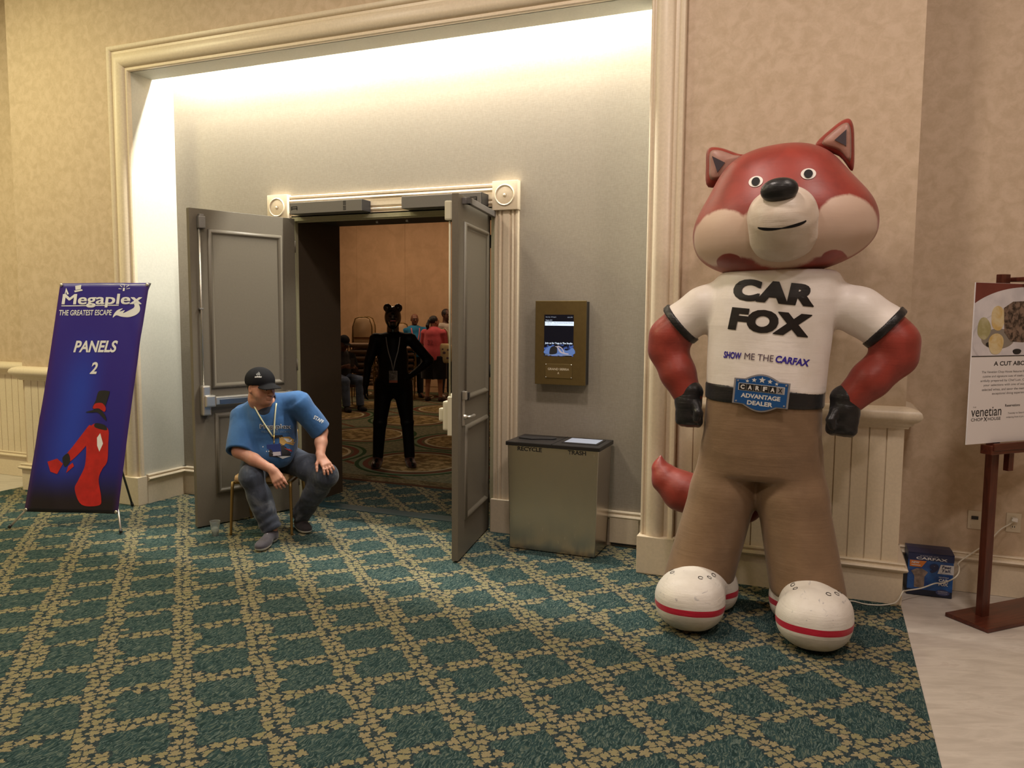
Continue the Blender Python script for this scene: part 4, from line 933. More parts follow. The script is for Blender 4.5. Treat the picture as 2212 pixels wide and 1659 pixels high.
S = SDF(); S.sel(hp(.020, -.36, .0), (.170, .20, .150), 2.2, RO @ Matrix.Rotation(R(14), 3, 'X')); S.ell(hp(.012, -.29, -.105), (.165, .19, .115), RO, k=.05)
muz = S.build('muzzle', mzw, (-.6, -1.2, 1.9), (.15, -.5, 2.5), .009, fox, M=FM, disp=sinwob(.0015, 70, 8), label='white rounded muzzle')
S = SDF(); S.sel(hp(.022, -.525, .108), (.088, .062, .056), 2.1, RO @ Matrix.Rotation(R(-25), 3, 'X')); S.build('nose', blk, (-.4, -1.2, 2.15), (.0, -.85, 2.5), .007, fox, M=FM, label='black nose')
dg = bpy.context.evaluated_depsgraph_get()
bh = BVHTree.FromObject(head, dg); bmz = BVHTree.FromObject(muz, dg); bs = BVHTree.FromObject(shirt, dg)
def cast(b, x, z, d=.002):
    h = b.ray_cast(Vector((x - FX, -2, z)), Vector((0, 1, 0)))
    return Vector((x - FX, (h[0].y if h[0] is not None else -.3) - d, z))
def decal(name, cx, cz, rx, rz, mt, bvh, roll=0, parent=None, d=.002, n=24, rings=3, ys=0):
    vs, fs = [tuple(cast(bvh, cx, cz, d))], []
    for i in range(1, rings + 1):
        for j in range(n):
            a = 2 * math.pi * j / n; u, v_ = rx * i / rings * math.cos(a), rz * i / rings * math.sin(a)
            vs.append(tuple(cast(bvh, cx + u * math.cos(roll) - v_ * math.sin(roll), cz + u * math.sin(roll) + v_ * math.cos(roll), d)))
    for j in range(n):
        k = (j + 1) % n; fs.append((0, 1 + j, 1 + k))
        for i in range(rings - 1): fs.append((1 + i * n + j, 1 + (i + 1) * n + j, 1 + (i + 1) * n + k, 1 + i * n + k))
    me = bpy.data.meshes.new(name); me.from_pydata(vs, [], fs); return link(name, me, mt, parent or fox, True)
m_eye = mat('black_eye_print', (.010, .009, .010), .6, spec=.2)
ews = nylon('eye_white_print', (.70, .66, .60), wr=.05)
for ex, ez in ((-.372, 2.392), (-.120, 2.418)):      # plain round button eyes
    e_ = decal('eye', ex, ez, .036, .030, ews, bh, parent=head, d=.004); decal('pupil', ex, ez, .021, .023, m_eye, bh, parent=head, d=.009)
# short plain mouth seam under the nose
def ribbon(name, pts, w_, mt, bvh, parent, d=.002):
    vs = []; fs = []
    for i, (a, b) in enumerate(pts):
        p, q = pts[max(i - 1, 0)], pts[min(i + 1, len(pts) - 1)]; tx, tz = q[0] - p[0], q[1] - p[1]; L = math.hypot(tx, tz); ww = w_ * (math.sin(math.pi * (i + .35) / (len(pts) - .3)) * .7 + .3) / 2
        vs += [tuple(cast(bvh, a - tz / L * ww, b + tx / L * ww, d)), tuple(cast(bvh, a + tz / L * ww, b - tx / L * ww, d))]
    for i in range(len(pts) - 1): fs.append((2 * i, 2 * i + 1, 2 * i + 3, 2 * i + 2))
    me = bpy.data.meshes.new(name); me.from_pydata(vs, [], fs); return link(name, me, mt, parent, True)
for sg_ in (-1, 1):
    pts = [tuple((lambda v: (v.x, v.z))(HC + RO @ Vector((.020 + sg_ * .118 * math.sin(q), 0, -.062 - .028 * math.cos(q * 1.15) + .012)))) for q in (i / 10 * 1.25 for i in range(11))]
    ribbon('mouth_seam', pts, .014, m_eye, bmz, muz)
# ears
def ear_paint(t, x, y, z, c): return c
inn = nylon('inner_ear_nylon', (.36, .20, .16), (.30, .15, .11), wr=.2)
for pts, tri, tp in (([(-.655, 2.425), (-.672, 2.55), (-.664, 2.635), (-.60, 2.640), (-.50, 2.60), (-.44, 2.575), (-.52, 2.46)], [(-.632, 2.585), (-.560, 2.545), (-.600, 2.495)], (-.62, 2.58)),
                     ([(-.10, 2.61), (-.02, 2.70), (.048, 2.742), (.080, 2.715), (.092, 2.62), (.090, 2.47), (.02, 2.55)], [(-.005, 2.625), (.050, 2.675), (.052, 2.590)], (.04, 2.66))):
    sc2 = 1.0; cx = sum(a for a, b in pts) / len(pts); cz = sum(b for a, b in pts) / len(pts)
    n = len(pts); dn = []
    for i in range(n):
        P_ = [Vector((pts[(i + k) % n][0], pts[(i + k) % n][1], 0)) for k in (-1, 0, 1, 2)]
        for j in range(5):
            t_ = j / 5; a, b, c_, d_ = P_; dn.append(.5 * ((2 * b) + (c_ - a) * t_ + (2 * a - 5 * b + 4 * c_ - d_) * t_ * t_ + (3 * b - a - 3 * c_ + d_) * t_ ** 3))
    rings = []
    for f_, yy in ((.25, -.052), (.6, -.044), (.85, -.028), (.97, -.010), (1, 0), (.97, .012), (.85, .03), (.5, .045)):
        rings.append([(cx + (p.x - cx) * f_ - FX, -.50 + yy - FY, cz + (p.y - cz) * f_) for p in dn])
    m = MB(); m.loft(rings); er = m.build('ear', red, fox, True)
    sh_ = lambda f_, yy: [(cx + (p.x - cx) * f_ - FX, -.50 + yy - FY, cz + (p.y - cz) * f_) for p in dn]
    m = MB(); m.loft([sh_(.15, -.0555), sh_(.60, -.0475), sh_(.74, -.038)], caps=True); m.build('inner_ear', inn, er, True)
    tx_ = sum(a for a, b in tri) / 3; tz_ = sum(b for a, b in tri) / 3
    MB().prism([(a - FX, b) for a, b in tri], -.50 - .058 - FY, -.50 - .030 - FY, 'xz').build('ear_tuft', mat('ear_dark_print', (.03, .018, .024), .6), er, label='dark inner ear patch')
# lettering on the shirt, draped over the cloth
def shirt_text(body, cx, cz, w_, h_, bold, mt, roll=-5.0, shear=.0, sp=1.0):
    me = text_mesh(body, 1, bold, 0, 'CENTER', 1, shear, sp, sub=.10)
    xs = [q.co.x for q in me.vertices]; ys = [q.co.y for q in me.vertices]; x0, x1, y0, y1 = min(xs), max(xs), min(ys), max(ys); c, s = math.cos(R(roll)), math.sin(R(roll))
    for q in me.vertices:
        a = (q.co.x - (x0 + x1) / 2) / (x1 - x0) * w_; b = (q.co.y - (y0 + y1) / 2) / (y1 - y0) * h_
        q.co = cast(bs, cx + a * c - b * s, cz + a * s + b * c, .003 + q.co.z)
    return link('lettering', me, mt, shirt)
ink = nylon('black_shirt_ink', (.014, .010, .009), wr=.1); inkb = nylon('blue_shirt_ink', (.035, .018, .30), wr=.1); inkt = nylon('grey_shirt_ink', (.10, .06, .09), wr=.1)
shirt_text('CAR', -.270, 1.828, .415, .116, .064, ink, -5.5, .06, 1.10); shirt_text('FOX', -.286, 1.672, .415, .122, .064, ink, -5.5, .06, 1.10)
shirt_text('SHOW', -.468, 1.492, .096, .037, .035, inkb, -3, .1); shirt_text('ME THE', -.330, 1.486, .148, .034, -.012, inkt, -4, .0); shirt_text('CARFAX', -.162, 1.470, .168, .038, .035, inkb, -7, .1)
# rigid badge on the belt
BG = frame((-.312 - FX, -.772 - FY, 1.297), (1, .0, -.075), (0, -.10, 1))
m_silver = mat('badge_silver_edge', (.33, .31, .32), .35, .3); m_bblue = mat('badge_blue', (.012, .075, .24), .3, coat=.3); m_bw = mat('badge_white', (.66, .62, .58), .35); m_bk = m_black
def bshape(s_, n=12):
    top = [(-.085 + .17 * i / n, .068 + .030 * math.sin(math.pi * i / n)) for i in range(n + 1)]; bot = [(.085 - .17 * i / n, -.068 - .030 * math.sin(math.pi * i / n)) for i in range(n + 1)]
    return [(a * s_[0], b * s_[1]) for a, b in [(-.138, .066)] + top + [(.138, .066), (.138, -.066)] + bot + [(-.138, -.066)]]
m = MB(); m.M = BG; m.prism(bshape((1.03, 1.04)), -.004, .0, 'xy'); bg_ = m.build('badge', m_silver, fox, label='blue and silver badge with five stars')
m = MB(); m.M = BG; m.prism(bshape((.955, .955)), .0, .0018, 'xy'); m.build('badge_face', m_bblue, bg_)
def btxt(body, x, y, w_, h_, bold, mt, z=.0022):
    me = text_mesh(body, 1, bold, 0, 'CENTER'); xs = [q.co.x for q in me.vertices]; ys = [q.co.y for q in me.vertices]; x0, x1, y0, y1 = min(xs), max(xs), min(ys), max(ys)
    for q in me.vertices: q.co = Vector((x + (q.co.x - (x0 + x1) / 2) / (x1 - x0) * w_, y + (q.co.y - (y0 + y1) / 2) / (y1 - y0) * h_, z))
    return lettering('lettering', me, mt, bg_, BG)
btxt('ADVANTAGE', 0, -.020, .200, .024, .035, m_bw); btxt('DEALER', 0, -.056, .130, .024, .035, m_bw)
m = MB(); m.M = BG; m.box(-.117, .117, .006, .045, .0018, .0024); m.build('name_strip', m_bw, bg_)
for i, ch in enumerate('CARFAX'):
    m = MB(); m.M = BG; x0 = -.114 + i * .0382; m.box(x0, x0 + .0368, .008, .043, .0024, .0032); m.build('letter_tile', m_bk if i < 5 else m_silver, bg_); btxt(ch, x0 + .0184, .0255, .021, .024, .05, m_bw if i < 5 else m_bk, .0036)
for i, (a, b, s_) in enumerate(((-.074, .058, .010), (-.040, .067, .0135), (0, .071, .018), (.040, .067, .0135), (.074, .058, .010))):
    m = MB(); m.M = BG; m.prism([(a + (s_ if q % 2 == 0 else s_ * .42) * math.sin(math.pi * q / 5), b + (s_ if q % 2 == 0 else s_ * .42) * math.cos(math.pi * q / 5)) for q in range(10)], .0018, .0026, 'xy'); m.build('star', m_bw, bg_)
for a in (-.122, .122):
    for b in (.055, -.055): m = MB(); m.M = BG; m.lathe([(.001, .0018), (.005, .0018), (.004, .004), (.001, .0042)], 10, (a, b, 0)); m.build('screw', m_silver, bg_)
# ---------------------------------------------------------------- people
V = lambda *a: Vector(a)
def capcone(S, a, b, ra, rb, k=.02, op='u'):
    a = np.array(a, float); b = np.array(b, float); ba = b - a; L = math.sqrt(ba @ ba); u = ba / L
    def f(P):
        q = P - a; t = q @ u; r = q - t[:, None] * u; rad = np.sqrt((r * r).sum(1)) - (ra + (rb - ra) * np.clip(t / L, 0, 1)); cap = np.maximum(-t, t - L)
        h = np.maximum(.012 - np.abs(rad - cap), 0) / .012
        return np.maximum(rad, cap) + h * h * .003
    return S.func(f, k, op)
def skinm(name, a): 
    t = NT(name); x, y, z = t.obj(); n = t.noise(t.vec(x, y, z), 18, 4, .6); t.set(col=t.mix(t.step(n, .3, .7), a, tuple(min(1, c * q) for c, q in zip(a, (.90, .78, .74)))), rough=.5, spec=.35, sss=.12)
    t.b.inputs['Subsurface Radius'].default_value = (.015, .006, .003); t.bump(t.noise(t.vec(x, y, z), 260, 2, .6), .08, .001); return t.m
def cloth(name, a, var=.16, s=9, rough=.85, fold=.35, paint=None):
    t = NT(name); x, y, z = t.obj(); n = t.noise(t.vec(x, y, z), s, 4, .6, .6); c = t.mix(t.step(n, .28, .72), tuple(q * (1 - var) for q in a), tuple(min(1, q * (1 + var)) for q in a))
    if paint: c = paint(t, x, y, z, c)
    t.set(col=c, rough=rough, spec=.2, sheen=.15); t.bump(t.noise(t.vec(x * 1.0, y * 1.0, z * .55), 15, 2, .45, .35), fold, .014); return t.m
def hand(S, wr, d, n, side, spread=.5, curl=(20, 25, 15), sc=1.0, k=.006, thumb=(.75, .5)):
    """wrist, direction of the fingers, back-of-hand normal, side vector towards the thumb"""
    d = Vector(d).normalized(); n = Vector(n).normalized(); s = n.cross(d).normalized()
    if s.dot(Vector(side)) < 0: s = -s
    n = (n - d * n.dot(d)).normalized(); w0 = Vector(wr)
    S.cone(w0 - d * .02 * sc, w0 + d * .015 * sc, .026 * sc, .026 * sc, .012)
    for j in range(4):
        o = (1.5 - j) * .0195 * sc
        S.cone(w0 + d * .012 * sc + s * o * .6, w0 + d * .085 * sc + s * o + n * (.003 if j in (1, 2) else 0) * sc, .0155 * sc, .0125 * sc, .014)
    L = [.068, .076, .072, .056]
    for j in range(4):
        o = (1.5 - j) * .0200 * sc; base = w0 + d * .086 * sc + s * o; a = (1.5 - j) * spread * .16
        dj = (d + s * a).normalized(); ang = 0; p = base; r = [.0098, .0090, .0082, .0072]
        for q in range(3):
            ang += R(curl[q]); dirq = dj * math.cos(ang) - n * math.sin(ang); l = L[j] * sc * (.45, .30, .25)[q]
            S.cone(p, p + dirq * l, r[q] * sc, r[q + 1] * sc, k if q else .008); p = p + dirq * l
    b = w0 + d * .022 * sc + s * .022 * sc - n * .006 * sc; td = (d * thumb[0] + s * thumb[1] - n * .25).normalized(); td2 = (d * (thumb[0] + .3) + s * thumb[1] * .5 - n * .3).normalized()
    S.cone(b, b + td * .042 * sc, .0165 * sc, .0125 * sc, .014); S.cone(b + td * .042 * sc, b + td * .042 * sc + td2 * .030 * sc, .0115 * sc, .0098 * sc, .006); S.cone(b + td * .042 * sc + td2 * .030 * sc, b + td * .042 * sc + td2 * .055 * sc, .0098 * sc, .0080 * sc, .006)
def headframe(c, fwd, up=(0, 0, 1)):
    f = Vector(fwd).normalized(); r = f.cross(Vector(up)).normalized(); u = r.cross(f)
    return Matrix(((r.x, f.x, u.x, c[0]), (r.y, f.y, u.y, c[1]), (r.z, f.z, u.z, c[2]), (0, 0, 0, 1)))
def face(S, H, sc=1.0, fat=1.0, beard=0):
    """local x right, y forward, z up; centre of the cranium-face block"""
    Rm = H.to_3x3()
    def E(c, r, rot=None, k=.015, op='u'): S.ell(H @ (Vector(c) * sc), [q * sc for q in r], Rm if rot is None else Rm @ Matrix.Rotation(R(rot), 3, 'X'), k, op)
    E((0, -.012, .035), (.076, .096, .086)); E((0, .020, -.015), (.066 * fat, .074, .080), k=.03); E((0, .040, -.070), (.044 * fat, .042, .036), k=.03)
    E((-.035 * fat, .045, -.035), (.030, .030, .034), k=.02); E((.035 * fat, .045, -.035), (.030, .030, .034), k=.02)
    E((0, .082, .030), (.050, .016, .012), k=.02)
    for s in (-1, 1): E((s * .031, .098, .008), (.018, .016, .011), k=.010, op='s')
    for s in (-1, 1): E((s * .031, .083, .006), (.0145, .0125, .0095), k=.004)
    S.cone(H @ V(0, .092, .012) * 1 if sc == 1 else H @ (V(0, .092, .012) * sc), H @ (V(0, .114, -.022) * sc), .008 * sc, .0125 * sc, .010)
    for s in (-1, 1): E((s * .012, .102, -.026), (.0085, .011, .0075), k=.006)
    E((0, .094, -.050), (.026, .010, .007), k=.005); E((0, .092, -.062), (.022, .010, .007), k=.005); E((0, .105, -.0562), (.022, .008, .0016), k=.003, op='s')
    E((0, .083, -.086), (.020, .016, .014), k=.012)
    for s in (-1, 1): E((s * .078, -.012, -.004), (.010, .018, .031), k=.006); E((s * .086, -.006, .0), (.005, .009, .018), k=.004, op='s')
def face_bits(H, root, I, irises=(.05, .03, .02), brow=(.03, .02, .015), lip=(.30, .11, .09), sc=1.0):
    ew = mat('eye_white', (.40, .36, .32), .3); ir = mat('iris_%d' % int(irises[0] * 100), irises, .15)
    for s in (-1, 1):
        e = MB(); e.M = I @ H; n = 10
        e.loft([[(s * .031 * sc + .0112 * sc * math.sin(p) * math.cos(q), (.0865 + .0112 * math.cos(p)) * sc, .006 * sc + .0112 * sc * math.sin(p) * math.sin(q) * .42) for q in (2 * math.pi * j / 12 for j in range(12))] for p in (.05, .5, 1.0, 1.4)]); ey = e.build('eye', ew, root, True)
        e = MB(); e.M = I @ H; e.lathe([(.001, .0990 * sc), (.0050 * sc, .0986 * sc), (.0056 * sc, .0970 * sc)], 12, (s * .031 * sc, 0, .006 * sc), 'y')
        e.v = [tuple((I @ H) @ Vector(q)) if False else q for q in e.v]; 
        e2 = MB(); e2.M = I @ H; e2.loft([[(s * .031 * sc + rr * sc * math.cos(q), yy * sc, .006 * sc + rr * sc * math.sin(q)) for q in (2 * math.pi * j / 12 for j in range(12))] for rr, yy in ((.0050, .0966), (.0046, .0980), (.001, .0984))]); e2.build('iris', ir, ey, True)
        b = MB(); b.M = I @ H; b.tube([(s * .014 * sc, .097 * sc, .026 * sc), (s * .030 * sc, .096 * sc, .031 * sc), (s * .048 * sc, .083 * sc, .026 * sc)], [.0030 * sc, .0035 * sc, .002 * sc], 6); b.build('eyebrow', mat('brow_%d' % int(brow[0] * 1000), brow, .8), root, True)
def hbox(H, pts, pad=.05):
    P = [Vector(p) for p in pts]; return [min(p[i] for p in P) - pad for i in range(3)], [max(p[i] for p in P) + pad for i in range(3)]
def drape(name, me, bvh, c, X_, Y_, mt, parent, d=.003, off=.35):
    """project a flat mesh (x, y) on to a surface from the side X x Y"""
    X_ = Vector(X_).normalized(); Z = X_.cross(Vector(Y_)).normalized(); Y_ = Z.cross(X_)
    for v in me.vertices:
        o = c + X_ * v.co.x + Y_ * v.co.y; h = bvh.ray_cast(o + Z * off, -Z); v.co = (h[0] + Z * (d + v.co.z)) if h[0] is not None else o
    return link(name, me, mt, parent)
def fit_text(body, w_, h_, bold=.0, shear=.0, cx=0, cy=0, sub=.2):
    me = text_mesh(body, 1, bold, 0, 'CENTER', 1, shear, 1, sub=sub); xs = [q.co.x for q in me.vertices]; ys = [q.co.y for q in me.vertices]; x0, x1, y0, y1 = min(xs), max(xs), min(ys), max(ys)
    for q in me.vertices: q.co.x = cx + (q.co.x - (x0 + x1) / 2) / (x1 - x0) * w_; q.co.y = cy + (q.co.y - (y0 + y1) / 2) / (y1 - y0) * h_
    return me
def grid_poly(pts, sub=.02):
    bm = bmesh.new(); bm.faces.new([bm.verts.new((a, b, 0)) for a, b in pts]); bmesh.ops.triangulate(bm, faces=bm.faces)
    for _ in range(4):
        es_ = [e for e in bm.edges if e.calc_length() > sub]
        if not es_: break
        bmesh.ops.subdivide_edges(bm, edges=es_, cuts=1); bmesh.ops.triangulate(bm, faces=bm.faces)
    me = bpy.data.meshes.new('p'); bm.to_mesh(me); bm.free(); return me
def shoe(S, an, toe, sc=1.0, h=.10):
    an = Vector(an); toe = Vector(toe); d = (toe - an); d.z = 0; d.normalize(); r = Vector((d.y, -d.x, 0)); g = Vector((0, 0, 0))
    M_ = Matrix((r, d, Vector((0, 0, 1)))).transposed(); L = (Vector((toe.x, toe.y, 0)) - Vector((an.x, an.y, 0))).length
    f = Vector((an.x, an.y, 0))
    S.sel(f + d * (L - .075) + V(0, 0, .034), (.047 * sc, .085 * sc, .036 * sc), 2.4, M_, .02); S.sel(f - d * .012 + V(0, 0, .042), (.038 * sc, .055 * sc, .044 * sc), 2.3, M_, .03)
    S.cone(f + d * (L * .45) + V(0, 0, .045), f + d * .0 + V(0, 0, .075), .036 * sc, .040 * sc, .03); S.half(f + V(0, 0, .002), (0, 0, -1), .004)
    return M_, d, L
def rootinv(r): return Matrix.Translation(-Vector(r.location))
def prs(name, loc, label, group=None): return empty(name, loc, label=label, cat='person', group=group)

# ---- seated man in the blue shirt
man = prs('person', (-4.0, -.30, 0), 'man in a blue T-shirt and black cap sitting by the left door')
I = rootinv(man)
skA = skinm('fair_skin', (.46, .245, .175))
shR, shL = V(-4.045, -.43, .935), V(-3.665, -.285, 1.035)
elR, wrR = V(-3.955, -.60, .69), V(-3.70, -.545, .565)
elL, wrL = V(-3.545, -.16, .80), V(-3.465, -.285, .640)
hpR, hpL = V(-4.13, -.17, .555), V(-3.93, -.09, .555)
knR, knL = V(-3.865, -.57, .510), V(-3.445, -.245, .490)
anR, anL = V(-3.765, -.485, .10), V(-3.79, -.115, .11)
toR, toL = V(-3.690, -.715, .02), V(-3.655, -.20, .02)
Hd = headframe((-3.845, -.475, 1.150), (.97, -.20, -.12), (.10, -.05, 1))
S = SDF()
face(S, Hd, 1.06, 1.18)
S.chain([Hd @ V(0, -.035, -.05), Hd @ V(0, -.03, -.09), V(-3.875, -.40, .99)], [.060, .064, .075], .03); S.ell(Hd @ V(0, .03, -.095), (.045, .05, .03), Hd.to_3x3(), .03)
S.chain([V(-3.875, -.40, .975), V(-3.90, -.33, .86), V(-3.98, -.22, .68)], [.10, .13, .14], .05)
S.chain([V(-3.875, -.40, .96), shR], [.08, .055], .04); S.chain([V(-3.86, -.37, .97), shL], [.08, .055], .04)
S.chain([shR, elR], [.056, .047], .03); S.chain([elR, elR * .55 + wrR * .45, wrR], [.046, .045, .030], .02)
S.chain([shL, elL], [.056, .047], .03); S.chain([elL, elL * .55 + wrL * .45, wrL], [.046, .045, .030], .02)
hand(S, wrR, (.46, -.06, -.62), (.35, -.85, .25), (.9, .35, .2), .6, (18, 22, 12), 1.02, thumb=(.9, .25))
hand(S, wrL, (.52, -.16, -.46), (.45, -.35, .80), (-.35, -.9, -.1), .9, (8, 16, 10), 1.02, thumb=(.6, .75))
S.chain([V(-4.03, -.13, .60), hpR, knR, anR], [.12, .085, .058, .042], .04); S.chain([V(-4.03, -.13, .60), hpL, knL, anL], [.12, .085, .058, .042], .04)
body = S.build('body', skA, (-4.35, -.85, .05), (-3.2, .1, 1.32), .0048, man, M=I)
face_bits(Hd, man, I, sc=1.06)
m_lips = mat('lips', (.33, .11, .085), .45)
# hair shell and cap
Rh = Hd.to_3x3()
hairm = mat('dark_brown_hair', (.022, .014, .010), .7, var=.4, vs=300, bump=.5, bs=400)
S = SDF(); S.ell(Hd @ V(0, -.018, .030), (.086, .104, .096), Rh); S.half(Hd @ V(0, .028, .03), Rh @ V(0, 1, .45), .006); S.half(Hd @ V(0, 0, -.058), Rh @ V(0, .3, -1), .01)
for s in (-1, 1): S.ell(Hd @ V(s * .082, .0, -.012), (.02, .022, .038), Rh, .006, 's')
S.build('hair', hairm, Vector(Hd.translation) - V(.17, .17, .17), Vector(Hd.translation) + V(.17, .17, .17), .0045, man, M=I, disp=sinwob(.0015, 260, 2))
capm = cloth('black_cap_cloth', (.010, .010, .012), fold=.15)
capm.node_tree.nodes['Principled BSDF'].inputs['Sheen Weight'].default_value = 0; capm.node_tree.nodes['Principled BSDF'].inputs['Specular IOR Level'].default_value = .1
Hc = Hd @ Matrix.Rotation(R(2), 4, 'X') @ Matrix.Scale(1.0, 4)
S = SDF(); S.ell(Hc @ V(0, -.012, .054), (.099, .120, .100), Hc.to_3x3()); S.half(Hc @ V(0, 0, .030), Hc.to_3x3() @ V(0, .08, -1), .006)
def brim(P, Mi=np.array(Hc.inverted())):
    q = P @ Mi[:3, :3].T + Mi[:3, 3]; x, y, z = q[:, 0], q[:, 1], q[:, 2]
    zc = .050 - 5.2 * x * x - 1.1 * np.maximum(y - .08, 0) ** 2 - .16 * (y - .09); rr = np.sqrt((x / .082) ** 2 + ((y - .085) / .100) ** 2)
    return np.maximum(np.abs(z - zc) * .85 - .0030, np.maximum((rr - 1) * .08, .065 - y))
S.func(brim, .008)
S.half(Hc @ V(0, 0, -.06), Hc.to_3x3() @ V(0, 0, -1), .006)
bcap = S.build('cap', capm, Vector(Hd.translation) - V(.22, .22, .16), Vector(Hd.translation) + V(.24, .22, .2), .0035, man, M=I, label='black baseball cap')
m = MB(); m.M = I @ Hc; m.lathe([(.001, .0), (.009, 0), (.008, .004), (.001, .006)], 12, (0, -.014, .145)); m.build('cap_button', mat('cap_button_grey', (.4, .4, .4), .5), bcap, True)
bvc = BVHTree.FromObject(bcap, bpy.context.evaluated_depsgraph_get())
vdir = (V(0, -5.04, 1.7) - V(-3.85, -.48, 1.2)).normalized(); rdir = V(0, 0, 1).cross(vdir).normalized()
lc = I @ (Hc @ V(.012, .085, .10)); wl = mat('white_cap_stitch', (.6, .6, .6), .6)
fx_ = (Hc.to_3x3() @ V(1, 0, 0)); fx_ = -fx_ if fx_.dot(rdir) < 0 else fx_
nz_ = (Hc.to_3x3() @ V(.72, .62, .25)).normalized(); xx_ = V(0, 0, 1).cross(nz_).normalized(); xx_ = xx_ if xx_.dot(rdir) > 0 else -xx_
lc = I @ (Hc @ V(.060, .048, .095))
drape('cap_lettering', fit_text('adidas', .050, .014, .03, .15), bvc, lc, xx_, nz_.cross(xx_), wl, bcap, .0012, .08)
for q, (a, hgt) in enumerate(((-.013, .012), (-.003, .020), (.007, .028))): drape('cap_emblem', grid_poly([(a, .012), (a + .008, .012), (a + .008 - hgt * .35, .012 + hgt * .75), (a - hgt * .35, .012 + hgt * .95)]), bvc, lc, xx_, nz_.cross(xx_), mat('grey_cap_stitch', (.20, .20, .21), .6), bcap, .0012, .08)
# shirt
shm_ = cloth('blue_tshirt', (.030, .093, .235), .10, 8, fold=.55)
S = SDF()
S.chain([V(-3.88, -.375, .965), V(-3.89, -.335, .86), V(-3.955, -.27, .73), V(-4.01, -.18, .615)], [.145, .182, .205, .205], .06)
S.sel(V(-3.87, -.365, .66), (.175, .16, .135), 2.2, aim((.3, -.4, 1)), .09)
S.chain([V(-3.91, -.37, .98), shR + V(-.005, .01, -.005)], [.085, .088], .05); S.chain([V(-3.84, -.33, 1.0), shL + V(0, .01, .0)], [.085, .085], .05)
dR = (elR - shR).normalized(); hR = elR - dR * .015; S2p = elR
capcone(S, shR, elR + dR * .005, .088, .094, .045); capcone(S, shL, elL + (elL - shL).normalized() * -.005, .084, .088, .045)
S.ell(V(-3.845, -.405, 1.03), (.072, .070, .05), aim((.15, -.5, 1)), .012, 's'); S.cone(V(-3.85, -.40, 1.03), Hd @ V(0, 0, -.03), .074, .078, .01, 's'); S.cone(V(-3.80, -.53, .985), V(-3.82, -.47, 1.01), .03, .045, .02, 's')
capcone(S, elR - dR * .03, elR + dR * .12, .066, .078, .008, 's'); dL = (elL - shL).normalized(); capcone(S, elL - dL * .04, elL + dL * .12, .062, .073, .008, 's')
S.half(V(-3.98, -.2, .535), (0, 0, -1), .02)
wob = sinwob(.0035, 26, 11)
shirt2 = S.build('tshirt', shm_, (-4.35, -.80, .45), (-3.3, .15, 1.2), .0055, man, M=I, disp=wob, label='blue staff T-shirt')
# undershirt showing at the neck
S = SDF(); S.ell(V(-3.835, -.425, .965), (.085, .085, .07)); S.build('undershirt', mat('navy_undershirt', (.012, .018, .035), .9), (-4.0, -.6, .85), (-3.7, -.3, 1.1), .006, man, M=I, label='dark undershirt at the neckline')
# jeans
def fade(t, x, y, z, c):
    n = t.noise(t.vec(x, y, z), 7, 4, .6, .6); return t.mix(t.step(n, .52, .72) * .6, c, (.16, .17, .19))
jm = cloth('dark_faded_denim', (.040, .048, .070), .35, 10, .9, .6, fade)
S = SDF(); S.sel(V(-4.03, -.14, .565), (.20, .19, .115), 2.3, (0, 0, 23), .05)
for h_, k_, a_, ff in ((hpR, knR, anR, 1), (hpL, knL, anL, 1)):
    sd = (a_ - k_).normalized(); hem = a_ - sd * .005
    S.chain([h_, h_ * .4 + k_ * .6, k_], [.112, .098, .082], .04)
    capcone(S, k_, hem, .080, .076, .05); S.cone(k_ + sd * .15, k_ + sd * .25, .078, .074, .04)
    S.cone(k_, k_ + V(0, 0, .0), .084, .084, .03)
S.half(V(0, 0, .455), (.0, .0, -1), .001) if False else None
jeans = S.build('jeans', jm, (-4.35, -.80, .02), (-3.25, .15, .75), .0055, man, M=I, disp=lambda P: wob(P) + .003 * np.sin(P[:, 2] * 95 + 5 * np.sin(P[:, 0] * 16)) * np.clip((.35 - P[:, 2]) * 5, 0, 1), label='dark faded jeans')
def sole(t, x, y, z, c): return t.mix(z.lt(.027), c, (.62, .60, .54))
shg = cloth('grey_sneaker_mesh', (.060, .055, .068), .1, 60, .8, .1, sole); shb = cloth('dark_sneaker_mesh', (.022, .018, .020), .1, 60, .8, .1, sole)
for a_, t_, mm, lab in ((anR, toR, shg, 'grey sneaker with a white sole'), (anL, toL, shb, 'dark sneaker with a white sole')):
    S = SDF(); M_, d_, L_ = shoe(S, a_ + V(0, 0, 0), t_, 1.05); lo, hi = hbox(None, [V(a_.x, a_.y, 0), V(t_.x, t_.y, .09)], .07)
    so_ = S.build('shoe', mm, (lo[0], lo[1], -.01), hi, .0045, man, M=I, label=lab)
    for q in range(3):
        p = V(a_.x, a_.y, 0) + d_ * (L_ * (.36 + .10 * q)); r_ = V(d_.y, -d_.x, 0); hgt = .088 - .013 * q
        m = MB(); m.M = I; m.tube([p - r_ * .024 + V(0, 0, hgt - .010), p + V(0, 0, hgt + .003), p + r_ * .024 + V(0, 0, hgt - .010)], .0028, 6); m.build('lace', mat('pale_lace', (.4, .4, .42), .8), so_, True)
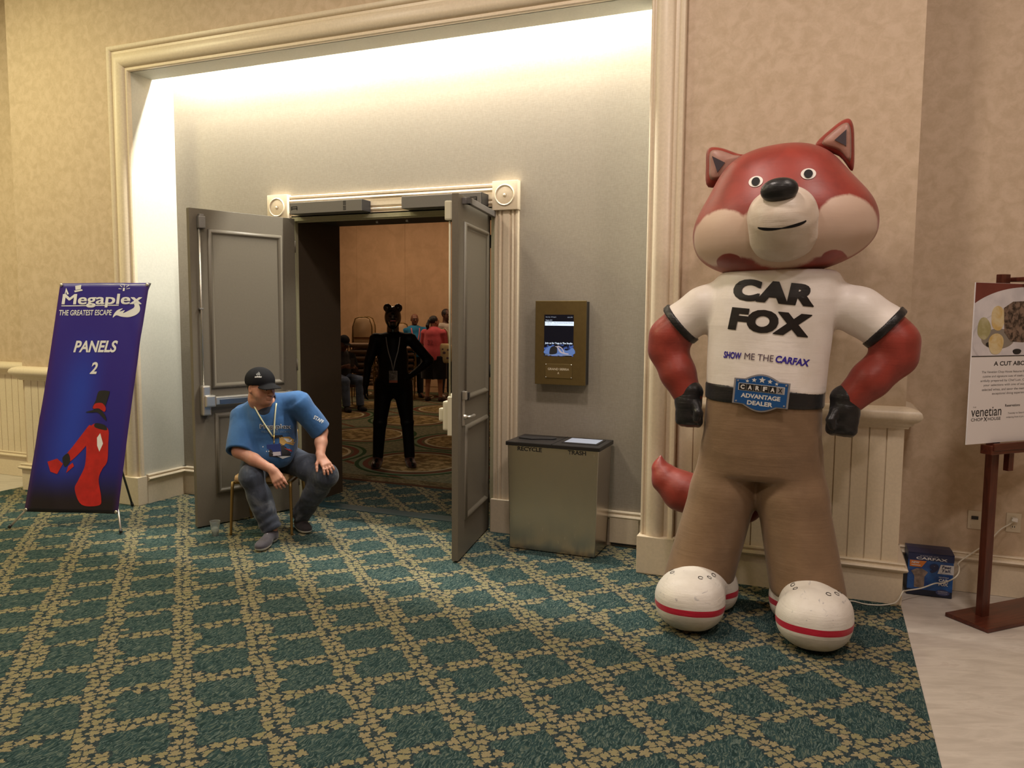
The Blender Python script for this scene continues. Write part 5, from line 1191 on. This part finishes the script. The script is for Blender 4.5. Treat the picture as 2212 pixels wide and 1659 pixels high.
# lanyard and prints, draped on the shirt from the front
dgx = bpy.context.evaluated_depsgraph_get(); bsh = BVHTree.FromObject(shirt2, dgx)
Zc = V(.46, -.87, .17).normalized(); Xc = V(0, 0, 1).cross(Zc).normalized(); Yc = Zc.cross(Xc)
def onshirt(px_, off=.4):
    p = I @ px_; h = bsh.ray_cast(p + Zc * off, -Zc); return h[0] if h[0] is not None else p
lanm = mat('cream_lanyard', (.62, .62, .42), .7)
for p0, p1 in (((-3.905, -.50, 1.045), (-3.735, -.50, .80)), ((-3.725, -.47, 1.045), (-3.725, -.50, .80))):
    pts = []
    for i in range(9):
        q = Vector(p0).lerp(Vector(p1), i / 8); pts.append(onshirt(q) + Zc * .005 if i > 1 else (onshirt(q) + Zc * .008))
    m = MB(); vs = []
    m.tube(pts, .0055, 6); m.build('lanyard', lanm, man, True, label='cream lanyard strap')
bc = onshirt(V(-3.725, -.50, .775)) + Zc * .012
m = MB(); m.M = frame(bc, Xc, V(0, 0, 1)); m.tube([(0, .035, 0), (0, -.01, 0)], .004, 6); m.box(-.004, .004, -.03, -.005, -.002, .002); m.build('lanyard_clip', mat('brass_clip', (.5, .36, .12), .35, .7), man, True)
bfr = frame(bc + V(0, 0, -.075) + Zc * .004, Xc + V(0, 0, .06), V(0, 0, 1))
m = MB(); m.M = bfr; m.box(-.050, .050, -.045, .045, -.0015, .0015, .001); bdg = m.build('name_badge', mat('blue_badge_card', (.025, .045, .20), .35), man, label='blue name badge with a white strip')
m = MB(); m.M = bfr; m.box(-.046, .046, -.042, -.014, .0016, .0024); m.build('badge_strip', mat('badge_white_strip', (.5, .5, .58), .4), bdg)
pm_w = mat('shirt_print_white', (.55, .58, .62), .7); pm_k = mat('shirt_print_black', (.012, .012, .016), .7); pm_y = mat('shirt_print_ochre', (.42, .26, .08), .7); pm_r = mat('shirt_print_red', (.30, .03, .03), .7); pm_g = mat('shirt_print_slate', (.10, .17, .28), .7)
pc = I @ V(-3.72, -.50, .872)
drape('print_lettering', fit_text('Megaplex', .205, .044, .035), bsh, pc, Xc, Yc, pm_w, shirt2, .0022); drape('print_lettering', fit_text('Megaplex', .198, .038, .0), bsh, pc, Xc, Yc, pm_k, shirt2, .0036)
drape('print_lettering', fit_text('THE GREATEST ESCAPE', .19, .015, .02, cy=-.034), bsh, pc, Xc, Yc, pm_g, shirt2, .0025)
drape('print_patch', grid_poly([(-.02, -.062), (.05, -.058), (.055, -.078), (-.015, -.085)]), bsh, pc, Xc, Yc, pm_k, shirt2, .0025)
drape('print_patch', grid_poly([(.03, -.075), (.09, -.07), (.12, -.10), (.11, -.135), (.07, -.12), (.05, -.14), (.03, -.12)]), bsh, pc, Xc, Yc, pm_y, shirt2, .0025)
drape('print_patch', grid_poly([(.055, -.082), (.085, -.085), (.105, -.115), (.075, -.108)]), bsh, pc, Xc, Yc, pm_w, shirt2, .0032)
drape('print_patch', grid_poly([(-.04, -.165), (.03, -.115), (.07, -.145), (.11, -.21), (.03, -.225), (-.04, -.215)]), bsh, pc, Xc, Yc, pm_k, shirt2, .0025)
drape('print_patch', grid_poly([(.06, -.155), (.10, -.165), (.115, -.19), (.09, -.175)]), bsh, pc, Xc, Yc, pm_r, shirt2, .0034)
drape('print_patch', grid_poly([(-.03, -.185), (.0, -.20), (.05, -.235), (.10, -.215), (.03, -.215)]), bsh, pc, Xc, Yc, pm_w, shirt2, .0034)
rs_ = random.Random(4)
for q in range(7):
    a, b = rs_.uniform(-.10, .15), rs_.uniform(-.19, -.075)
    if -.03 < a < .1 and b > -.14: a += .09
    drape('print_star', grid_poly([(a + (.006 if k % 2 == 0 else .0025) * math.sin(math.pi * k / 5), b + (.006 if k % 2 == 0 else .0025) * math.cos(math.pi * k / 5)) for k in range(10)], .05), bsh, pc, Xc, Yc, pm_w, shirt2, .0026)
sX = V(.80, .30, -.52).normalized(); sZ = V(.55, -.80, .35); sY = sZ.cross(sX)
drape('sleeve_lettering', fit_text('STAFF', .085, .030, .03, sub=.25), bsh, I @ V(-3.515, -.235, .905), V(.62, .55, -.45), sZ.cross(V(.62, .55, -.45)), pm_w, shirt2, .0026)

# ---- people in the function room
def standing(name, label, loc, yaw, h=1.75, skin=None, hair=None, top=None, bottom=None, shoes=None, arms=None, legs='trousers', topname='shirt', sleeve=.6, head_turn=0, fat=1.0, res=.010, group=None, hairstyle='short', legw=.10, lean=(0, 0), slr=.068):
    """loc on the floor, yaw = direction the body faces (degrees from +x)"""
    s = h / 1.75; f = V(math.cos(R(yaw)), math.sin(R(yaw)), 0); r = V(f.y, -f.x, 0); L = Vector(loc); up = V(0, 0, 1)
    P = lambda a, b, c: L + (r * a + f * b + up * c) * s
    root = prs(name, loc, label, group); I_ = rootinv(root)
    A = arms or {}
    hy = yaw + head_turn; hf = V(math.cos(R(hy)), math.sin(R(hy)), -.05)
    H = headframe(P(lean[0], lean[1] + .02, 1.635), hf)
    J = {}
    for sd, nm in ((-1, 'L'), (1, 'R')):
        J['sh' + nm] = P(sd * .18 * (fat * .5 + .5), 0, 1.42); J['el' + nm] = P(*A.get('el' + nm, (sd * .25 * fat, .0, 1.13))); J['wr' + nm] = P(*A.get('wr' + nm, (sd * .27 * fat, .06, .88)))
        J['hp' + nm] = P(sd * .095 * fat, 0, .92); J['kn' + nm] = P(sd * A.get('kn', .11), .015, .50); J['an' + nm] = P(sd * A.get('an', .12), -.01, .08); J['to' + nm] = P(sd * (A.get('an', .12) + .03), .17, .02)
    S = SDF(); face(S, H, s); S.chain([H @ V(0, -.03, -.06), P(0, -.01, 1.44)], [.052 * s, .058 * s], .03)
    S.chain([P(0, 0, 1.38), P(0, .01, 1.15), P(0, 0, .95)], [.11 * s, .12 * s, .12 * s], .05)
    for nm in 'LR':
        S.chain([P(0, 0, 1.40), J['sh' + nm]], [.07, .05], .03); S.chain([J['sh' + nm], J['el' + nm], J['wr' + nm]], [.048, .040, .026], .02); S.chain([J['hp' + nm], J['kn' + nm], J['an' + nm]], [.085, .055, .038], .03)
        S.chain([J['an' + nm], J['to' + nm] + up * .02], [.035, .025], .02)
        hd = A.get('hd' + nm); d_ = (J['wr' + nm] - J['el' + nm]).normalized() if hd is None else (r * hd[0] + f * hd[1] + up * hd[2])
        hand(S, J['wr' + nm], d_, r * (-1 if nm == 'L' else 1) + f * .1, f, .5, (20, 25, 15), s, .006)
    allp = list(J.values()) + [H @ V(0, 0, .12), H @ V(0, .12, 0), L]
    lo, hi = hbox(None, allp, .27); lo[2] = L.z
    bd_ = S.build('body', skin, lo, hi, res, root, M=I_); face_bits(H, root, I_, sc=s)
    # top
    S = SDF(); S.chain([P(0, -.005, 1.37), P(0, .015, 1.20), P(0, .01, 1.02), P(0, 0, .90)], [.135 * s * fat, .145 * s * fat, .150 * s * fat, .150 * s * fat], .06)
    for nm in 'LR':
        S.chain([P(0, 0, 1.40), J['sh' + nm]], [.075, slr], .04); e_ = J['sh' + nm].lerp(J['el' + nm], min(1, sleeve)); capcone(S, J['sh' + nm], e_, slr, .066 if sleeve < 1 else .052, .03)
        if sleeve > 1: S.chain([J['el' + nm], J['wr' + nm]], [.052 * slr / .068, .034], .02)
    S.half(P(0, 0, .86 if sleeve < 1 else .90), (0, 0, -1), .01); S.cone(P(0, .0, 1.47), P(0, .03, 1.62), .070 * s, .07 * s, .01, 's')
    tp = S.build(topname, top, lo, hi, res, root, M=I_, disp=sinwob(.003, 24, 6))
    # bottom
    S = SDF(); S.chain([P(0, 0, 1.0), P(0, 0, .92)], [.135 * s * fat, .145 * s * fat], .05)
    if legs == 'trousers':
        for nm in 'LR': S.chain([J['hp' + nm], J['kn' + nm]], [.105 * s * fat, legw * .75], .04); capcone(S, J['kn' + nm], J['an' + nm] + up * .01, legw * .75, legw * .62, .03)
    else:
        for nm in 'LR': capcone(S, J['hp' + nm] + up * .02, J['kn' + nm] + up * (-.03), .115 * s * fat, .110 * s * fat, .05)
    bt_ = S.build(legs, bottom, lo, hi, res, root, M=I_, disp=sinwob(.003, 24, 7))
    for nm in 'LR':
        S = SDF(); shoe(S, J['an' + nm] * 1 + V(0, 0, 0), J['to' + nm], 1.0); l2, h2 = hbox(None, [V(J['an' + nm].x, J['an' + nm].y, .0), V(J['to' + nm].x, J['to' + nm].y, .09)], .07); S.build('shoe', shoes, (l2[0], l2[1], -.01), h2, .007, root, M=I_)
    if hairstyle != 'bald':
        Rr = H.to_3x3(); S = SDF(); S.ell(H @ V(0, -.018, .035), (.084 * s, .102 * s, .094 * s), Rr); S.half(H @ V(0, .045, .05), Rr @ V(0, 1, .35), .01); S.half(H @ V(0, 0, -.05), Rr @ V(0, .5, -1), .01)
        if hairstyle == 'ponytail': S.ell(H @ V(0, -.11, .02), (.03, .03, .03), Rr, .01); S.chain([H @ V(0, -.12, .01), H @ V(0, -.15, -.08), H @ V(0, -.12, -.24)], [.028, .034, .014], .02)
        S.build('hair', hair, Vector(H.translation) - V(.2, .2, .32), Vector(H.translation) + V(.2, .2, .2), .006, root, M=I_, disp=sinwob(.002, 160, 3))
    return root, P, H, J, I_, tp, bt_
brown_sk = skinm('brown_skin', (.20, .095, .06)); light_sk = skinm('light_room_skin', (.42, .22, .15)); dark_sk = skinm('deep_brown_skin', (.11, .055, .038))
khair = mat('black_hair', (.010, .008, .008), .6, var=.3, vs=300, bump=.4, bs=300)
blackc = cloth('black_zentai', (.003, .003, .0035), .1, 10, .5, .2); blackc.node_tree.nodes['Principled BSDF'].inputs['Sheen Weight'].default_value = 0; blackc.node_tree.nodes['Principled BSDF'].inputs['Specular IOR Level'].default_value = .12; blackc2 = cloth('black_trousers_cloth', (.006, .006, .008)); bootm = cloth('dark_leather_boot', (.030, .010, .007), rough=.35, fold=.2)
latex = mat('glossy_black_latex', (.010, .009, .010), .14, coat=.4)
# person in black with the mask, standing in the doorway
camyaw = 248 + 52
f0 = math.degrees(math.atan2(-5.04 - 2.42, 0 + 4.45))
pr_, P, H, J, I_, tp, bt_ = standing('person', 'person dressed all in black with a glossy mask standing inside the doorway', (-4.45, 2.42, 0), f0, 1.76, skin=blackc, top=blackc, bottom=blackc, shoes=bootm, arms={'elR': (.27, .02, 1.15), 'wrR': (.30, .05, .90), 'elL': (-.40, -.04, 1.17), 'wrL': (-.20, .06, 1.02), 'hdL': (.6, .3, -.5), 'an': .175, 'kn': .15}, topname='black_top', sleeve=1.2, res=.008, hairstyle='bald', legw=.094, fat=1.06, slr=.062)
for nm in 'LR':
    S = SDF(); S.chain([J['an' + nm] + V(0, 0, .26), J['an' + nm]], [.056, .050], .02); S.half(J['an' + nm] + V(0, 0, .22), (0, 0, 1), .006); shoe(S, J['an' + nm], J['to' + nm], 1.12); l2, h2 = hbox(None, [V(J['an' + nm].x, J['an' + nm].y, .0), V(J['to' + nm].x, J['to' + nm].y, .3)], .08)
    S.build('boot', bootm, (l2[0], l2[1], -.01), h2, .007, pr_, M=I_, label='dark red leather boot')
S = SDF(); Rr = H.to_3x3(); S.ell(H @ V(0, -.005, .02), (.092, .108, .120), Rr); S.ell(H @ V(0, .10, -.045), (.045, .075, .040), Rr, .03); S.cone(H @ V(0, -.02, -.10), H @ V(0, -.03, -.16), .066, .068, .02)
for s_ in (-1, 1): S.ell(H @ V(s_ * .058, .0, .122), (.046, .030, .046), Rr @ Matrix.Rotation(R(s_ * 25), 3, 'Y'), .012)
for s_ in (-1, 1): S.ell(H @ V(s_ * .036, .105, .035), (.020, .016, .014), Rr, .008, 's')
mk = S.build('mask', latex, Vector(H.translation) - V(.22, .22, .22), Vector(H.translation) + V(.22, .24, .22), .005, pr_, M=I_, label='glossy black hood mask with ears')
m = MB(); m.M = I_ @ H; m.box(-.030, .030, .118, .150, -.020, -.006, .004); m.build('mask_reflection', mat('painted_red_reflection', (.28, .02, .03), .3), mk)  # red reflection on the glossy muzzle, modelled as a solid red strip
bvt = BVHTree.FromObject(tp, bpy.context.evaluated_depsgraph_get())
fz = V(math.cos(R(f0)), math.sin(R(f0)), 0); fx2 = V(-fz.y, fz.x, 0)
def chest(px_): 
    h = bvt.ray_cast(I_ @ px_ + fz * .5, -fz); return (h[0] if h[0] is not None else I_ @ px_) + fz * .008
for s_ in (-1, 1):
    pts = [chest(P(s_ * a, .0, b)) for a, b in ((.075, 1.44), (.065, 1.36), (.05, 1.28), (.02, 1.18), (.0, 1.08))]
    m = MB(); m.tube(pts, .0055, 6); m.build('lanyard', mat('grey_lanyard', (.22, .22, .22), .6), pr_, True)
m = MB(); m.M = frame(chest(P(0, 0, 1.02)) + fz * .01, fx2, V(0, 0, 1)); m.box(-.045, .045, -.07, .06, -.001, .001); bb = m.build('badge', mat('patterned_badge', (.10, .085, .07), .4, var=.8, vs=40), pr_, label='printed convention badge')
m = MB(); m.M = frame(chest(P(0, 0, 1.02)) + fz * .012, fx2, V(0, 0, 1)); m.box(-.045, .045, -.07, -.045, -.001, .001); m.build('badge_ribbon', mat('orange_ribbon', (.28, .07, .03), .5), bb)
# woman in the pink shirt, seen from behind
pink = cloth('pink_tshirt', (.55, .09, .11), .08)
pr2, P2, H2, J2, I2, tp2, bt2 = standing('person', 'person in a pink T-shirt and black shorts seen from behind', (-7.10, 8.40, 0), 95, 1.66, skin=light_sk, hair=khair, top=pink, bottom=cloth('black_shorts_cloth', (.007, .007, .009)), shoes=cloth('brown_sandal', (.06, .035, .03)), arms={'elR': (.27, .05, 1.12), 'wrR': (.16, .20, 1.05), 'elL': (-.27, .05, 1.12), 'wrL': (-.15, .20, 1.06), 'an': .15, 'kn': .13}, legs='shorts', topname='tshirt', sleeve=.75, head_turn=-35, fat=1.35, hairstyle='ponytail')
bv2 = BVHTree.FromObject(tp2, bpy.context.evaluated_depsgraph_get()); fz2 = V(math.cos(R(95)), math.sin(R(95)), 0)
drape('back_print', fit_text('32', .12, .10, .03, sub=.25), bv2, I2 @ P2(0, -.2, 1.22), V(-fz2.y, fz2.x, 0) * -1, V(0, 0, 1), mat('dark_pink_print', (.36, .05, .07), .7), tp2, .004)
m = MB(); m.M = I2; m.box(0, 0, 0, 0, 0, 0) if False else None
tote = empty('tote_bag', P2(.27, -.06, .80), R(95 - 90), label='cream tote bag hanging from the shoulder of the person in pink', cat='bag')
S = SDF(); S.sel((0, 0, .19), (.17, .045, .19), 3.2); to_ = S.build('bag_body', cloth('cream_canvas', (.50, .40, .22), .1, 10, .9, .5), (-.2, -.08, -.02), (.2, .08, .4), .008, tote)
B().tube([(-.10, 0, .34), (-.12, -.02, .50), (-.10, .03, .64), (-.02, .05, .665), (.04, .04, .60), (.08, 0, .34)], [.012] * 6, 8).build('strap', mat('cream_strap', (.5, .42, .26), .8), tote, True)
for a, b, w_ in ((-.08, .12, .03), (.0, .2, .035), (.07, .10, .03), (-.03, .27, .02), (.08, .26, .025)): B().prism([(a + w_ * math.cos(q * 1.05), b + w_ * .8 * math.sin(q * 1.05)) for q in range(6)], -.047, -.044, 'xz').build('bag_print', mat('bag_print_ink', (.10, .07, .10), .8), to_)
# bald man facing us in blue
pr3, P3, H3, J3, I3, tp3, bt3 = standing('person', 'bald person with glasses in a bright blue T-shirt and pink lanyard', (-7.78, 8.85, 0), -52, 1.70, skin=brown_sk, top=cloth('bright_blue_tshirt', (.02, .18, .36), .08), bottom=blackc2, shoes=blackc2, topname='tshirt', sleeve=.7, fat=1.25, hairstyle='bald')
for s_ in (-1, 1):
    m = MB(); m.M = I3 @ H3; m.tube([(s_ * .031 + .017 * math.cos(q), .108, .006 + .014 * math.sin(q)) for q in (2 * math.pi * j / 14 for j in range(15))], .0025, 6); m.tube([(s_ * .048, .106, .008), (s_ * .080, .02, .008)], .002, 6); m.build('glasses', m_black, pr3, True, label='dark framed glasses')
bv3 = BVHTree.FromObject(tp3, bpy.context.evaluated_depsgraph_get()); f3 = V(math.cos(R(-52)), math.sin(R(-52)), 0)
for s_ in (-1, 1):
    pts = []
    for a, b in ((.085, 1.46), (.075, 1.36), (.05, 1.25), (.02, 1.12)):
        h = bv3.ray_cast(I3 @ P3(s_ * a, 0, b) + f3 * .6, -f3); pts.append((h[0] if h[0] is not None else I3 @ P3(s_ * a, .1, b)) + f3 * .008)
    m = MB(); m.tube(pts, .012, 6); m.build('lanyard', mat('pink_lanyard', (.55, .12, .12), .6), pr3, True)
m = MB(); h = bv3.ray_cast(I3 @ P3(0, 0, 1.06) + f3 * .6, -f3); m.M = frame(h[0] + f3 * .015, V(-f3.y, f3.x, 0), V(0, 0, 1)); m.box(-.06, .06, -.08, .07, -.001, .001); m.build('badge', mat('orange_badge', (.40, .16, .10), .5, var=.4, vs=40), pr3, label='convention badge')
# man in white behind
pr4, P4, H4, J4, I4, tp4, bt4 = standing('person', 'person with short black hair in a white T-shirt behind the one in pink', (-7.22, 9.15, 0), -20, 1.80, skin=dark_sk, hair=khair, top=cloth('white_tshirt', (.50, .45, .38), .06), bottom=blackc2, shoes=cloth('white_trainer', (.42, .38, .33)), topname='tshirt', sleeve=.7)
# stacked banquet chairs against the far wall
m_vd = mat('brown_chair_vinyl', (.16, .095, .05), .55)
m_vt = mat('tan_back_vinyl', (.40, .26, .13), .5)
def dup(root, loc, rz, label, group):
    r_ = root.copy(); COL.objects.link(r_); r_.location = loc; r_.rotation_euler = (0, 0, rz); r_['label'] = label; r_['group'] = group
    for ch in list(root.children):
        c_ = ch.copy(); COL.objects.link(c_); c_.parent = r_
    return r_
G1 = 'stacked banquet chairs in the function room'
cs0 = None
ordn = ['lowest', 'second from the floor', 'third from the floor', 'fourth from the floor', 'fifth from the floor', 'sixth from the floor', 'topmost']
for st_i, (sx, sy, n_, rz, nm) in enumerate(((-7.92, 7.15, 7, R(28), 'near stack with visible tan seats'), (-8.60, 8.35, 7, R(40), 'back stack with tall tan backs'), (-7.95, 8.60, 6, R(40), 'right hand back stack'))):
    for k_ in range(n_):
        lab = 'banquet chair, %s of the %s' % (ordn[k_] if k_ < n_ - 1 else 'topmost', nm)
        if cs0 is None: cs0 = banquet_chair((sx, sy, 0), rz, lab, G1, h=.93, seatm=m_vd, backm=m_vt)
        else: dup(cs0, (sx + .036 * k_ * math.sin(rz), sy - .036 * k_ * math.cos(rz), k_ * .118), rz, lab, G1)
# seated person with a phone at the far left of the doorway
st = banquet_chair((-8.02, 6.62, 0), R(60), 'dark banquet chair the person with the phone sits on', h=.9, seatm=m_vd, backm=m_vd)
ps = prs('person', (-8.0, 6.6, 0), 'person in a black cap and blue jeans sitting and looking at a phone'); I5 = rootinv(ps)
fd = V(.866, -.5, 0); rd = V(-.5, -.866, 0); Q = lambda a, b, c: V(-8.02, 6.62, 0) + rd * a + fd * b + V(0, 0, c)
H5 = headframe(Q(0, .12, 1.18), (.80, -.46, -.45))
S = SDF(); face(S, H5); S.chain([H5 @ V(0, -.03, -.06), Q(0, .02, .98)], [.052, .06], .03); S.chain([Q(0, .0, .95), Q(0, -.05, .62)], [.12, .13], .05)
for s_ in (-1, 1):
    S.chain([Q(0, 0, .96), Q(s_ * .18, .02, .95), Q(s_ * .24, .08, .70), Q(s_ * .08, .32, .78)], [.07, .05, .042, .028], .02); hand(S, Q(s_ * .08, .32, .78), fd + rd * -s_ * .4, rd * s_ + V(0, 0, .3), V(0, 0, 1), .3, (25, 30, 20), 1, .006)
    S.chain([Q(s_ * .1, -.02, .54), Q(s_ * .14, .42, .52), Q(s_ * .13, .45, .08)], [.085, .06, .04], .03)
S.build('body', dark_sk, (-8.5, 6.0, .03), (-7.3, 7.1, 1.36), .009, ps, M=I5); face_bits(H5, ps, I5)
S = SDF(); S.chain([Q(0, .0, .94), Q(0, 0, .78), Q(0, -.03, .60)], [.145, .165, .17], .05)
for s_ in (-1, 1): S.chain([Q(0, 0, .96), Q(s_ * .18, .02, .95)], [.08, .07], .03); capcone(S, Q(s_ * .18, .02, .95), Q(s_ * .235, .07, .74), .07, .07, .03)
S.cone(Q(0, .03, 1.03), H5 @ V(0, 0, 0), .065, .07, .01, 's'); S.build('tshirt', cloth('charcoal_tshirt', (.018, .016, .016), .3, 9), (-8.5, 6.0, .4), (-7.3, 7.1, 1.2), .009, ps, M=I5)
S = SDF(); S.sel(Q(0, -.02, .53), (.19, .17, .11), 2.3, aim((0, 0, 1), (fd.x, fd.y, 0)), .05)
for s_ in (-1, 1): S.chain([Q(s_ * .1, -.02, .54), Q(s_ * .14, .42, .53)], [.105, .085], .04); capcone(S, Q(s_ * .14, .42, .53), Q(s_ * .13, .46, .09), .080, .068, .04)
S.build('jeans', cloth('blue_denim', (.07, .10, .17), .25, 9), (-8.5, 6.0, .03), (-7.2, 7.1, .8), .009, ps, M=I5)
for s_ in (-1, 1):
    S = SDF(); shoe(S, Q(s_ * .13, .46, .08), Q(s_ * .15, .64, 0)); S.build('shoe', blackc2, (Q(s_ * .14, .55, 0) - V(.2, .2, .01)), (Q(s_ * .14, .55, 0) + V(.2, .2, .14)), .008, ps, M=I5)
S = SDF(); S.ell(H5 @ V(0, -.014, .050), (.092, .110, .092), H5.to_3x3()); S.half(H5 @ V(0, 0, .035), H5.to_3x3() @ V(0, .05, -1), .006); S.sel(H5 @ V(0, .12, .040), (.068, .06, .006), 2.2, H5.to_3x3(), .006)
S.build('cap', capm, Vector(H5.translation) - V(.22, .22, .18), Vector(H5.translation) + V(.22, .22, .2), .006, ps, M=I5, label='black cap')
ph = empty('phone', Q(0, .44, .80), math.atan2(fd.y, fd.x), label='dark phone held by the seated person in the function room', cat='phone'); m = B(); m.box(-.005, .005, -.036, .036, -.02, .12, .003); m.build('phone_body', m_black, ph)
